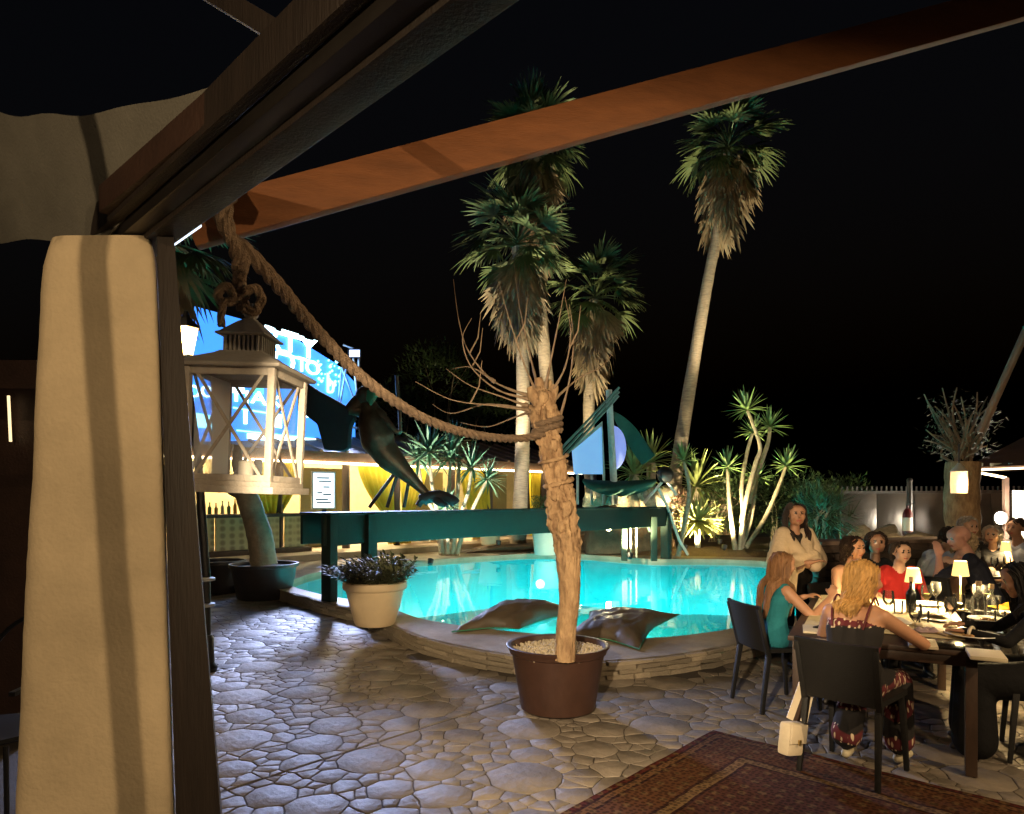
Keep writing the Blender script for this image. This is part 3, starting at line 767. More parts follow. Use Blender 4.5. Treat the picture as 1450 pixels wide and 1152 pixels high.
# leaning frangipani stem
fr = thing('frangipani', 'thick grey leaning frangipani stem growing from the wide black tub', 'tree', P1c + Vector((0,0,.48)))
m_fr = mat('grey_stem', (.30,.25,.18), .8, var=.25, scale=9, bump=.3, bscale=25)
q = MB(); pp = catmull([at(374,800,10.8), at(368,760,10.8), at(356,720,10.8), at(348,698,10.8), at(342,670,10.8)], 7); q.tube(pp, [.205-.055*i/len(pp) for i in range(len(pp))], 18, True, lambda p, dr, i, k: 1+.06*noise.noise(p*5)+.025*math.sin(p.z*60)); q.build('trunk', m_fr, fr, smooth=70)
for a_ in ([(346,700),(325,690),(318,670)], [(346,690),(362,672),(366,650)], [(344,675),(336,655),(338,630)]):
    q = MB(); q.tube(catmull([at(x, y, 10.8) for x, y in a_], 5), [.11,.105,.10,.095,.09,.085,.08,.075,.07,.065,.06], 12); q.build('branch', m_fr, fr, smooth=70)

# blade-leaf helper
def blade(mb, base, d, L, w, droop, fold=.3, n=4, up=Vector((0,0,1))):
    d = Vector(d).normalized(); sd = d.cross(up)
    sd = sd.normalized() if sd.length > 1e-3 else Vector((1,0,0)); nn = sd.cross(d)
    vs = []; p = Vector(base); dd = d.copy()
    for i in range(n + 1):
        t = i / n; ww = w * (math.sin(math.pi*min(1, .18 + t*.82))**.8 if t < 1 else .02)
        vs += [p - sd*ww, p + nn*(-fold*ww), p + sd*ww]
        dd = (dd + Vector((0,0,-droop/n))).normalized(); p = p + dd * L / n
    fs = []
    for i in range(n):
        o = 3*i; fs += [(o, o+1, o+4, o+3), (o+1, o+2, o+5, o+4)]
    mb.add(vs, fs)
def rosette_mesh(seed, L, w, n, m_, low=-.5, droop=.5):
    r = random.Random(seed); mb = MB()
    for k in range(n):
        a = k*2.39996 + r.uniform(-.2,.2); el = low + (1.45-low)*((k+.5)/n) + r.uniform(-.12,.12)
        d = Vector((math.cos(a)*math.cos(el), math.sin(a)*math.cos(el), math.sin(el)))
        blade(mb, d*.03, d, L*r.uniform(.8,1.1), w*r.uniform(.8,1.1), droop*r.uniform(.5,1.2)*(1-el/2))
    return mb.mesh('leaf_rosette', m_, smooth=60)
m_shrub = mat('grey_green_leaf', (.10,.11,.05), .6, var=.4, scale=10)
m_yucca = mat('yucca_leaf', (.15,.24,.08), .5, var=.3, scale=5)
m_yuccaB = mat('blue_yucca_leaf', (.10,.20,.12), .5, var=.3, scale=5)
m_stem = mat('yucca_stem', (.30,.25,.17), .85, var=.3, scale=12, bump=.5, bscale=30)
sh = thing('spiky_shrub', 'spiky grey green shrub spilling over the rounded cream pot', 'shrub', P3c + Vector((0,0,.44)))
rs = random.Random(4); crown = MB()
for k in range(150):
    a = rs.uniform(0, 6.28); r0 = .30*math.sqrt(rs.random()); b_ = P3c + Vector((r0*math.cos(a), r0*math.sin(a), .46)); out = Vector((math.cos(a)*(.3+r0*2.2), math.sin(a)*(.3+r0*2.2), rs.uniform(.5,1.2)))
    L = rs.uniform(.22,.40); tip = b_ + out.normalized()*L
    crown.tube([b_, (b_+tip)/2+Vector((0,0,.02)), tip], [.006,.005,.003], 4)
    for j in range(16):
        t = .2 + .8*j/16; p = b_.lerp(tip, t); aa = j*2.4; dv = (out.normalized()*.7 + Vector((math.cos(aa), math.sin(aa), .25))).normalized(); blade(crown, p, dv, rs.uniform(.07,.13), .016, .5, n=2)
tag(crown.build('foliage', m_shrub, sh, smooth=60), kind='stuff')

# cube-clipped shrub in a white cone pot, behind the tree
c5 = gnd(772, 785, CP)
pot('cone_pot', 'pale cone shaped pot with clipped green shrub by the far pool edge', c5, .36, .72, m_white)
cs = thing('clipped_shrub', 'clipped green shrub in the pale cone pot', 'shrub', c5 + Vector((0,0,.66)))
q = MB(); rs = random.Random(6)
for k in range(1500):
    p = Vector((rs.uniform(-.34,.34), rs.uniform(-.34,.34), rs.uniform(0,.85))); blade(q, c5 + Vector((0,0,.66)) + p, (rs.uniform(-1,1), rs.uniform(-1,1), rs.uniform(-.2,1)), .09, .028, .3, n=1)
tag(q.build('foliage', mat('box_leaf', (.05,.12,.045), .5, var=.4, scale=9), cs), kind='stuff')

# --- two floating bean-bag cushions at the pool edge
m_bag = mat('grey_brown_vinyl', (.12,.092,.065), .5, var=.18, scale=3, bump=.3, bscale=9, spec=.5)
def beanbag(label, corners, h, seed):
    cs_ = [Vector(c) for c in corners]; c = sum(cs_, Vector())/4; t = thing('bean_bag', label, 'bean bag', c)
    def top(u, v, s=1):
        a = cs_[0].lerp(cs_[1], u); b_ = cs_[3].lerp(cs_[2], u); p = a.lerp(b_, v)
        e = (16*u*(1-u)*v*(1-v)); e = e**.42
        p = p + (c - p)*.16*(1-abs(2*u-1))*0 + (c-p)*(.22*math.sin(math.pi*u)*(1-math.sin(math.pi*v)) + .22*math.sin(math.pi*v)*(1-math.sin(math.pi*u)))
        n = noise.noise(Vector((u*3+seed, v*3, 0)))*.045*e + abs(noise.noise(Vector((u*5+v*3+seed, v*7-u*4, 2))))*-.06*e
        return p + Vector((0,0, s*(h*e) + n + .02))
    q = MB(); q.grid(lambda u, v: top(u, v, 1), 30, 30); q.grid(lambda u, v: top(u, v, -.28), 30, 30); q.build('cushion', m_bag, t, smooth=75, merge=.002)
    q = MB(); pts = []
    for k in range(4):
        for j in range(10):
            u, v = ((j/10,0),(1,j/10),(1-j/10,1),(0,1-j/10))[k]; pts.append(top(u, v, 0))
    pts.append(pts[0]); q.tube(pts, .008, 5, caps=False); q.build('piping', mat('green_piping', (.05,.22,.13), .5), t)
zb = CP + .0
beanbag('grey brown vinyl bean bag flopped on the pool edge beside the cream pot', [gnd(640,897,zb), gnd(735,893,zb), gnd(822,868,zb), gnd(712,862,zb)], .22, 1)
beanbag('grey brown vinyl bean bag with a peaked corner, half behind the tree trunk', [gnd(800,905,zb), gnd(905,922,zb), gnd(962,872,zb+.05), gnd(835,868,zb)], .17, 5)

# --- cast-iron lamp post with a warm lantern
lp = gnd(291, 950); lx = at(268, 480, lp.y)
m_iron = mat('cast_iron', (.012,.012,.013), .4, .4, var=.2)
lpt = thing('lamp_post', 'black cast iron lamp post with glowing warm lantern beside the column', 'street lamp', lp)
q = MB(); q.tube([(lp.x,lp.y,0),(lp.x,lp.y,.9),(lp.x-.07,lp.y,2.0),(lx.x-.02,lp.y,2.78)], [.05,.045,.035,.03], 12); q.build('pole', m_iron, lpt)
q = MB(); q.lathe([(.10,0),(.11,.04),(.08,.08),(.075,.3),(.06,.34)], c=lp, seg=16); q.build('foot', m_iron, lpt)
for z in (.62,.86):
    q = MB(); q.lathe([(.05,-.02),(.085,-.012),(.085,.012),(.05,.02)], c=(lp.x, lp.y, z), seg=16); q.build('collar', mat('grey_collar', (.35,.37,.38), .4, .3), lpt)
lc_ = Vector((lx.x-.03, lp.y, lx.z)); e_warm = emis('warm_lamp_glass', (1,.66,.26), 3.5)
q = MB(); q.lathe([(.065,-.15),(.115,.10)], c=lc_, seg=6); q.build('lamp_glass', e_warm, lpt)
q = MB(); q.lathe([(.13,.10),(.12,.12),(.04,.20),(.02,.26),(.0,.27)], c=lc_, seg=6); q.build('lamp_cap', m_iron, lpt)
q = MB(); q.lathe([(.02,-.22),(.065,-.16),(.06,-.15)], c=lc_, seg=6); q.build('lamp_seat', m_iron, lpt)
lamp('lamp_post_light', 'POINT', lc_ + Vector((.0,-.16,-.02)), 60, (1,.70,.34), lpt, .06)

# --- blue illuminated sign board
S0 = at(250, 560, 14.5); S1 = at(503, 560, 20.0); S0.z = S1.z = 0
sd_ = (S1 - S0).normalized(); sn = Vector((sd_.y, -sd_.x, 0)); SL = (S1 - S0).length
ZB, ZT = 2.85, 5.75
sg = thing('illuminated_sign', 'large blue illuminated sign board with glowing white letters above the pavilion', 'sign', S0.lerp(S1,.5) + Vector((0,0,ZB)))
Ms = Matrix(((sd_.x, 0, sn.x, S0.x), (sd_.y, 0, sn.y, S0.y), (0, 1, 0, 0), (0,0,0,1)))       # local x along board, y up, z out of board
e_blue = emis('blue_panel_glow', (.05,.27,1.0), 1.25)
q = MB(); poly = [(0,ZB),(SL,ZB),(SL,ZT-.75),(SL*.86,ZT-.35),(SL*.62,ZT-.02),(SL*.35,ZT+.10),(0,ZT+.05)]
q.prism(poly, -.12, 0, M=Ms); q.build('panel', e_blue, sg)
q = MB(); q.prism([(0,ZB-.05),(SL,ZB-.05),(SL,ZB),(0,ZB)], -.14, .05, M=Ms); q.build('frame', m_steel, sg)
e_let = emis('white_letter_glow', (.62,.90,1), 4.0); e_let2 = emis('cyan_letter_glow', (.25,.75,1), 3.2)
def spx(px, py):                       # photo pixel -> board coordinate
    r = (px - 725)/FPX; s = (S0.x - r*S0.y) / (r*sd_.y - sd_.x); dpt = S0.y + sd_.y*s; return s, CZ - (py - HOR)/FPX*dpt
def letters(txt, px0, px1, pyb, hh, em=e_let, name='letters', sy=1):
    s0, z0 = spx(px0, pyb); s1, _ = spx(px1, pyb)
    me = text_mesh(name, txt, 1, em, .02); xs = [v.co.x for v in me.vertices]; ys = [v.co.y for v in me.vertices]
    w_ = max(xs)-min(xs); h_ = max(ys)-min(ys); k = (s1-s0)/w_; ky = hh/h_
    bm = bmesh.new(); bm.from_mesh(me)
    for v in bm.verts: v.co = Ms @ Vector((s0 + (v.co.x-min(xs))*k, z0 + (v.co.y-min(ys))*ky, .03 + v.co.z))
    bm.to_mesh(me); bm.free(); return link(name, me, sg)
for i_, ch in enumerate('RTY'): letters(ch, (374,398,423)[i_], (397,421,448)[i_], (490,495,503)[i_], .52, name='letter')
letters('O', 386, 416, 522, .54, name='letter')
for i_, ch in enumerate('TO'): letters(ch, (420,432)[i_], (432,451)[i_], (524,528)[i_], .36, name='letter')
letters('b', 462, 472, 556, .55, e_let2, name='letter')
for i_, ch in enumerate('DOC'): letters(ch, (266,284,302)[i_], (282,300,316)[i_], 561, .26, name='letter')
for i_, ch in enumerate('NAK'): letters(ch, (332,354,382)[i_], (350,376,398)[i_], (568,570,575)[i_], .30, name='letter')
def lit_bar(p0, p1, h, em=e_let2, name='lit_bar'):
    (s0, z0), (s1, z1) = spx(*p0), spx(*p1); q = MB()
    q.add([Ms @ Vector(v) for v in ((s0,z0,.03),(s1,z1,.03),(s1,z1+h,.03),(s0,z0+h,.03),(s0,z0,.0),(s1,z1,.0),(s1,z1+h,.0),(s0,z0+h,.0))], [(0,1,2,3),(0,4,5,1),(1,5,6,2),(2,6,7,3),(3,7,4,0)]); q.build(name, em, sg)
lit_bar((330,578),(400,589),.035); lit_bar((385,499),(445,514),.05, e_let); lit_bar((276,604),(300,607),.30, e_let2); lit_bar((300,592),(318,596),.22, e_let)
lit_bar((345,600),(349,600),.34, e_let); lit_bar((385,604),(398,606),.34, e_let); lit_bar((335,610),(420,619),.03); lit_bar((350,621),(450,628),.13, e_let); lit_bar((432,590),(436,591),.30, e_let)
lit_bar((335,628),(455,634),.04); lit_bar((340,634),(460,639),.03); lit_bar((318,555),(345,557),.22, e_let); lit_bar((356,556),(372,558),.25, emis('green_glow', (.1,.8,.55), 1.6))
for k in range(22):                    # bulb rows over the lettering
    q = MB(); s_, z_ = spx(366 + k*3.6, 464 + k*.98); q.sphere(Ms @ Vector((s_, z_, .05)), .042, 8, 6); q.build('bulb', e_let, sg)
for k in range(12):
    q = MB(); s_, z_ = spx(345 + k*3.6, 482 + k*1.1); q.sphere(Ms @ Vector((s_, z_, .05)), .032, 8, 6); q.build('bulb', e_let2, sg)
q = MB(); rs = random.Random(2)
for k in range(60):
    s_, z_ = spx(rs.uniform(447,482), rs.uniform(494,545)); 
    if z_ > ZT - .3: continue
    q.sphere(Ms @ Vector((s_, z_, .05)), rs.uniform(.02,.05), 6, 4)
tag(q.build('sparkle_bulbs', e_let2, sg), kind='stuff')
# rig with floodlights at the sign's end
rig = thing('light_rig', 'small metal truss hung with floodlights at the end of the blue sign', 'truss', at(488, 640, 19.2))
for pts in ([(484,520),(476,600)], [(500,500),(508,590)], [(484,520),(505,575)], [(492,510),(480,580)], [(486,488),(508,496)], [(508,496),(508,520)], [(476,600),(506,606)]):
    q = MB(); q.tube([at(x, y, 19.2) for x, y in pts], .035, 6); q.build('truss_bar', mat('bright_steel', (.6,.6,.65), .3, .9), rig)
for (x, y) in ((484,588),(502,500)):
    q = MB(); q.box(at(x, y, 19.0), (.34,.18,.24)); q.build('floodlight', m_steel, rig, bevel=.02)
for (x, y, pw, ai) in ((484,588,1500,(-1.6,7.6,0)), (502,500,900,(-1.0,4.4,0))):
    p = at(x, y, 18.88); q = MB(); q.box(p, (.28,.02,.18)); q.build('floodlight_lens', emis('flood_glow', (.45,.6,1), 4), rig)
    lamp('flood_light', 'SPOT', p + Vector((.05,-.08,0)), pw*5.0, (.50,.60,1), rig, .7, ai, 30, 1.0)
# ================================================================== palms, yuccas, hedge
m_ptrunk = mat('palm_trunk', (.27,.22,.165), .9, var=.35, scale=5, bump=.6, bscale=9, stretch=(1,1,5))
m_pfrond = mat('palm_leaf', (.085,.115,.045), .55, var=.35, scale=3)
m_pdead = mat('dead_palm_leaf', (.22,.165,.10), .85, var=.4, scale=3)
def fan_mesh(seed, m_, nbl, rad, pet, droop, spread=150, wd=.030):
    """one fan leaf lying along +X: stalk, then blades in a fan"""
    r = random.Random(seed); mb = MB()
    mb.tube([(0,0,0),(pet*.5,0,.03),(pet,0,0)], [.028,.020,.014], 4)
    for k in range(nbl):
        a = R(-spread/2 + spread*k/(nbl-1)) + r.uniform(-.04,.04); L = rad*(1 - .35*abs(a)/R(spread/2))*r.uniform(.85,1.08)
        blade(mb, (pet-.02, 0, 0), (math.cos(a), math.sin(a), .05 + r.uniform(-.05,.05)), L, wd, droop*r.uniform(.6,1.4), n=3)
    return mb.mesh('frond', m_, smooth=60)
FANS = [fan_mesh(k, m_pfrond, 20, .85, .75, .75) for k in range(3)]
DEAD = [fan_mesh(k+10, m_pdead, 14, .95, .5, .6, 75, .042) for k in range(3)]
def palm(label, pts, r0, r1, s, nfr, nsk, skirt, seed, spread=1.0):
    rng = random.Random(seed); path = catmull(pts, 8); top = path[-1]
    t = thing('palm_tree', label, 'palm tree', pts[0]); n = len(path)
    q = MB(); q.tube(path, [r0 + (r1-r0)*min(1, (i/n)**.6) for i in range(n)], 16, True, lambda p, dr, i, k: 1 + .05*noise.noise(Vector((dr.x*3, dr.y*3, p.z*3))) + .02*math.sin(p.z*38)); q.build('trunk', m_ptrunk, t, smooth=70)
    up = (path[-1] - path[-6]).normalized(); tl = t.location
    for k in range(nfr):
        a = k*2.39996 + rng.uniform(-.3,.3); el = R(78) - R(112)*((k+.5)/nfr)**.85 + rng.uniform(-.15,.15)
        o = link('frond', rng.choice(FANS), t, world=False); o.location = top - Vector(tl) + up*(.25*s*(1-k/nfr))
        o.rotation_euler = Euler((rng.uniform(-.5,.5), -el, a), 'XYZ'); o.scale = [s*rng.uniform(.85,1.1)]*3
    for k in range(nsk):
        h = k/nsk; a = k*2.39996 + rng.uniform(-.4,.4); i0 = max(0, n-1-int(1)); p = top - up*(skirt*h*.62) 
        o = link('dead_frond', rng.choice(DEAD), t, world=False); o.location = p - Vector(tl)
        el = R(-46 - 28*h + rng.uniform(-12,10))
        o.rotation_euler = Euler((rng.uniform(-.8,.8), -el, a), 'XYZ'); o.scale = [s*rng.uniform(.8,1.1)]*3
    return t
palm('tall palm with grey trunk standing just left of the potted tree, lower crown', [at(733,775,19.6), at(738,690,19.6), at(741,560,19.6), at(738,430,19.6), at(733,350,19.6)], .25, .17, 1.25, 38, 90, 2.6, 1)
palm('tallest palm whose crown rises behind the stained rafter', [at(792,770,22.5), at(782,620,22.5), at(768,470,22.5), at(758,330,22.5), at(756,215,22.5)], .27, .18, 1.35, 36, 110, 4.6, 2)
palm('short palm with dense brown skirt standing behind the boat sculpture', [at(838,735,23), at(834,600,23), at(836,520,23), at(842,425,23)], .22, .18, 1.25, 34, 84, 2.8, 3)
palm('tall leaning palm with pale trunk rising over the planting bed', [at(945,762,20), at(956,680,20), at(978,540,20), at(1000,410,20), at(1016,325,20), at(1030,215,20)], .25, .13, 1.15, 36, 90, 2.5, 4)
palm('palm with green fronds peeping out between column and lantern', [at(180,840,8.6), at(200,700,8.6), at(215,480,8.6), at(232,350,8.6)], .2, .15, .75, 34, 14, .8, 5)
# --- yuccas
RY = [rosette_mesh(k, .50, .030, 44, m_yucca, -.35, .35) for k in range(2)]
RB = [rosette_mesh(k+5, .62, .034, 50, m_yuccaB, -.5, .55) for k in range(2)]
def yucca(label, base, stems, meshes, D, seed, group=None):
    rng = random.Random(seed); t = thing('yucca', label, 'yucca', base, 0, group); tl = t.location
    for pts, s in stems:
        path = catmull([at(x, y, D + dd) for x, y, dd in pts], 5); n = len(path)
        q = MB(); q.tube(path, [.066 - .028*i/n for i in range(n)], 9, True, lambda p, dr, i, k: 1 + .12*noise.noise(p*7)); q.build('stem', m_stem, t, smooth=70)
        if s:
            o = link('leaf_rosette', rng.choice(meshes), t, world=False); o.location = path[-1] - Vector(tl)
            dv = (path[-1]-path[-3]).normalized(); o.rotation_euler = (Vector((0,0,1)).lerp(dv,.6)).to_track_quat('Z','Y').to_euler(); o.scale = (s,s,s)
yb = at(1045,782,17.2)
yucca('many stemmed yucca lit from below between the hedge and pool', yb, [
    ([(1046,785,0),(1052,730,0),(1050,690,0),(1058,640,.1),(1066,612,.1)], .95), ([(1050,740,0),(1058,700,-.2),(1070,655,-.2),(1076,630,-.2),(1058,580,-.2)], 1.15), ([(1060,712,0),(1078,655,.1),(1088,625,.2),(1090,605,.2)], 1.05),
    ([(1042,785,0),(1036,740,-.1),(1032,700,-.1),(1030,662,-.1)], 1.0), ([(1048,780,0),(1062,740,.2),(1068,705,.2),(1072,676,.2)], .95), ([(1056,775,0),(1082,735,.3),(1102,690,.3),(1113,660,.3)], 1.1), ([(1046,785,0),(1054,745,.1),(1052,720,.1)], 0)], RY, 17.2, 3)
yucca('single stemmed yucca leaning beside the tall palm base', at(962,790,16.6), [([(960,788,0),(968,750,0),(976,700,0),(973,672,0),(968,652,0)], .95)], RY, 16.6, 4)
yucca('blue green yucca cluster rising above the statue tail', at(632,790,17.2), [
    ([(628,790,0),(622,740,0),(612,690,0),(608,640,0)], 1.35), ([(630,790,0),(634,740,.2),(636,690,.2),(638,648,.2)], 1.25), ([(640,790,0),(648,740,0),(662,700,0),(668,662,0)], 1.05), ([(634,790,0),(634,750,-.3),(632,715,-.3)], .8), ([(646,790,0),(655,755,.1),(672,715,.1),(690,678,.1)], .95), ([(625,785,0),(618,735,.3),(598,690,.3),(592,650,.3)], 1.1), ([(640,790,.4),(646,720,.4),(650,650,.4),(645,625,.4)], .95)], RB, 17.2, 5)
# --- leafy mass helper
def leafmass(q, c, rx, ry, rz, n, rng, L=.13, w=.035, shell=.55, flat=0):
    for k in range(n):
        v = Vector((rng.gauss(0,1), rng.gauss(0,1), rng.gauss(0,1))).normalized()
        if v.z < -.6: v.z *= -1
        rr = shell + (1-shell)*rng.random(); b_ = 1 + .22*noise.noise(v*2.3 + Vector(c))
        p = Vector(c) + Vector((v.x*rx, v.y*ry, v.z*rz))*rr*b_
        blade(q, p, (v + Vector((rng.uniform(-.8,.8), rng.uniform(-.8,.8), rng.uniform(-.3,.9)))).normalized(), L*rng.uniform(.7,1.3), w, .4, n=1)
m_hedge = mat('hedge_leaf', (.050,.085,.030), .5, var=.45, scale=2.5)
rng = random.Random(17)
def bush(name, label, blobs, m_, seed, L=.15, w=.042, cat='hedge'):
    rng = random.Random(seed); c0 = Vector(blobs[0][0]); t = thing(name, label, cat, (c0.x, c0.y, CP))
    q = MB()
    for c, rx, ry, rz, n in blobs: leafmass(q, c, rx, ry, rz, n, rng, L, w)
    tag(q.build('foliage', m_, t), kind='stuff')
    q = MB()
    for c, rx, ry, rz, n in blobs:
        for j in range(4):
            b_ = Vector((c[0]+rng.uniform(-.2,.2), c[1], CP)); q.tube([b_, Vector(c)+Vector((rng.uniform(-.3,.3)*rx, 0, 0)), Vector(c)+Vector((rng.uniform(-.6,.6)*rx, 0, rz*.6))], [.03,.02,.008], 5)
    tag(q.build('branches', m_stem, t), kind='stuff')
bush('hedge', 'dense dark green hedge behind the many stemmed yucca', [(at(1010,725,19.6), 1.1, .9, 1.15, 1900), (at(1050,722,20), 1.2, .9, 1.2, 1900), (at(1100,722,20), 1.2, 1, 1.1, 2000), (at(1150,724,20), 1.2, 1, 1.1, 2000), (at(1195,724,20.2), 1.0, 1, 1.1, 1600)], m_hedge, 3)
bush('flowering_bush', 'bush with pinkish blossoms beside the tall palm base', [(at(958,728,17.8), .45, .4, .75, 900)], mat('pinkish_leaf', (.26,.15,.10), .6, var=.5, scale=6), 5, .08, .035, 'bush')
bush('potted_fern', 'dark green leafy plant behind the standing woman', [(at(1165,735,10.5), .42, .4, .42, 700)], mat('fern_leaf', (.06,.10,.035), .5, var=.4), 6, .30, .02, 'plant')
# agave lit yellow, cycads behind the boat
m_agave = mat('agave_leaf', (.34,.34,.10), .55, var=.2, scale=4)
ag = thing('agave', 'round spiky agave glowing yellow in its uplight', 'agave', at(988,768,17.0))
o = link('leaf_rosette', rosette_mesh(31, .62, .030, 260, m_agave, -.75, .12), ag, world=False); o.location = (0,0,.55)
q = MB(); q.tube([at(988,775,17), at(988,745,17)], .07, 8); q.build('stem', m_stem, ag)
m_cyc = mat('cycad_leaf', (.20,.24,.07), .55, var=.3, scale=4)
CY = rosette_mesh(44, 1.15, .05, 46, m_cyc, -.1, 1.1)
for k, (x, y, D, s, lb) in enumerate(((898,672,17.6,.9,'arching yellow green cycad growing behind the boat sculpture'), (922,655,18.6,.8,'arching cycad tucked under the green sail'), (985,690,19.0,.95,'arching cycad growing in front of the hedge beside the palm'))):
    t = thing('cycad', lb, 'cycad', at(x, y+40, D)); o = link('leaf_rosette', CY, t, world=False); o.location = at(x, y, D) - Vector(t.location); o.scale = (s,s,s); o.rotation_euler = (0,0,k*1.3)
    q = MB(); q.tube([at(x, y+60, D), at(x, y, D)], .13, 10); q.build('stem', m_stem, t)
# garden wall block behind the bed
q = MB(); q.box(at(985,722,20.6) + Vector((0,0,-.1)), (2.2,.2,1.3)); tag(q.build('garden_wall', mat('terracotta_render', (.30,.20,.14), .85, var=.2, scale=3, bump=.3), bevel=.02), 'low reddish rendered wall behind the glowing agave', 'wall')
# dark tree mass far behind pavilion, hardly lit
bush('background_tree', 'dark shaggy tree standing behind the pavilion roof', [(at(620,560,34), 2.6, 2, 2.6, 1600), (at(560,600,33), 2.2, 2, 2.0, 1200), (at(690,610,34), 2.2, 2, 1.8, 1200)], m_hedge, 9, .34, .09, 'tree')
# ================================================================== poolside pavilion with yellow curtains
B0 = Vector((-7.6, 14.2, 0)); bd = Vector((.683,.730,0)); bn = Vector((.730,-.683,0)); FZ = .32
def bs(px):
    r = (px - 725)/FPX; return (7.6 + 14.2*r) / (.683 - .73*r)
def bp(s, back=0, z=0): return B0 + bd*s - bn*back + Vector((0,0,z))
pv = thing('pavilion', 'long low poolside pavilion with brown roof and glowing eave strip', 'pavilion', bp(6, 0, CP))
m_olive = mat('olive_panel', (.16,.15,.075), .7, var=.15, scale=2)
m_brown = mat('brown_roof', (.16,.09,.06), .8, var=.25, scale=3, bump=.4, bscale=14)
m_post = mat('brown_post', (.06,.035,.025), .6, var=.25)
m_terr = mat('terrace_floor', (.50,.42,.33), .7, var=.15, scale=3, bump=.15)
q = MB(); q.add([bp(-3,-1.1,FZ), bp(15,-1.1,FZ), bp(15,4,FZ), bp(-3,4,FZ), bp(-3,-1.1,.1), bp(15,-1.1,.1), bp(15,4,.1), bp(-3,4,.1)], [(0,1,2,3),(4,5,1,0),(5,6,2,1),(7,4,0,3)]); q.build('plinth', m_terr, pv, bevel=.02)
q = MB(); q.add([bp(-3,-.25,2.52), bp(15,-.25,2.52), bp(15,2.6,3.35), bp(-3,2.6,3.35), bp(-3,-.25,2.78), bp(15,-.25,2.78), bp(15,2.6,3.6), bp(-3,2.6,3.6)], [(3,2,1,0),(4,5,6,7),(0,1,5,4),(1,2,6,5),(3,0,4,7),(2,3,7,6)]); q.build('roof', m_brown, pv)
for k in range(24):                    # roof ribs
    s = -2.8 + k*.75; q = MB(); q.bar(bp(s,-.27,2.80), bp(s,2.6,3.62), .09, .06); q.build('roof_rib', m_brown, pv)
e_strip = emis('warm_strip', (1,.80,.42), 12)
q = MB(); q.bar(bp(-3,-.29,2.50), bp(14.5,-.29,2.50), .05, .05); q.build('eave_strip', e_strip, pv)
q = MB(); q.add([bp(-3,3.2,FZ), bp(15,3.2,FZ), bp(15,3.2,3.4), bp(-3,3.2,3.4)], [(0,1,2,3)]); q.build('back_wall', mat('back_wall_plaster', (.52,.42,.22), .8, var=.12), pv, thick=.1)
for px in (395, 490, 562, 640, 694, 770):
    s = bs(px); q = MB(); q.bar(bp(s,0,FZ), bp(s,0,2.5), .17, .17); q.build('post', m_post, pv, bevel=.012)
for (a, b_) in ((452,512),(600,655),(705,745)):
    q = MB(); q.add([bp(bs(a),.9,FZ), bp(bs(b_),.9,FZ), bp(bs(b_),.9,2.42), bp(bs(a),.9,2.42)], [(0,1,2,3)]); q.build('olive_screen', m_olive, pv, thick=.05)
for a in (3.2, 6.2, 9.4):
    c = bp(a, 1.4, 2.62); q = MB(); q.lathe([(.0,0),(.12,.0),(.13,.03),(.10,.06)], c=c, seg=16); q.build('ceiling_lamp', emis('pav_lamp', (1,.82,.5), 6), pv)
    lamp('ceiling_lamp_light', 'POINT', c + Vector((0,0,-.12)), 460, (1,.80,.44), pv, .08)
# patterned counter
m_pat = bpy.data.materials.new('patterned_panel'); m_pat.use_nodes = True; nt = m_pat.node_tree
vo = nt.nodes.new('ShaderNodeTexVoronoi'); vo.inputs['Scale'].default_value = 6.5; vo.inputs['Randomness'].default_value = .12; rp_ = nt.nodes.new('ShaderNodeValToRGB'); rp_.color_ramp.elements[0].color = (.30,.19,.07,1); rp_.color_ramp.elements[1].color = (.55,.40,.17,1); rp_.color_ramp.elements[0].position = .25; rp_.color_ramp.elements[1].position = .55
tc_ = nt.nodes.new('ShaderNodeTexCoord'); nt.links.new(tc_.outputs['Object'], vo.inputs['Vector']); nt.links.new(vo.outputs['Distance'], rp_.inputs[0]); nt.links.new(rp_.outputs[0], nt.nodes['Principled BSDF'].inputs['Base Color'])
ct = thing('bar_counter', 'long bar counter with patterned yellow front and dark ledges', 'counter', bp(bs(340), -.1, FZ))
for (a, b_) in ((248,300),(302,352),(354,392),(400,432)):
    q = MB(); q.add([bp(bs(a),-.12,FZ+.12), bp(bs(b_),-.12,FZ+.12), bp(bs(b_),-.12,1.18), bp(bs(a),-.12,1.18)], [(0,1,2,3)]); q.build('front_panel', m_pat, ct, thick=.04)
for z, h in ((FZ+.06,.12),(1.22,.08)):
    q = MB(); q.bar(bp(bs(245),-.10,z), bp(bs(434),-.10,z), .32, h); q.build('ledge', m_post, ct, bevel=.01)
rs = random.Random(12)
for k in range(12):
    a = bs(270+k*9); c = bp(a, .0, 1.262); t = thing('bottle', 'small bottle standing on the patterned bar counter', 'bottle', c, 0, 'bottles on the bar counter'); h = rs.uniform(.22,.34)
    q = MB(); q.lathe([(.0,0),(.038,.0),(.04,.01),(.04,h*.6),(.015,h*.75),(.014,h)], c=c, seg=12); q.build('glass', mat('bottle_%d' % (k % 3), ((.05,.09,.04),(.25,.12,.03),(.3,.3,.28))[k % 3], .2), t)
    q = MB(); q.lathe([(.016,0),(.016,.03),(.0,.03)], c=c+Vector((0,0,h)), seg=8); q.build('cap', m_black, t)
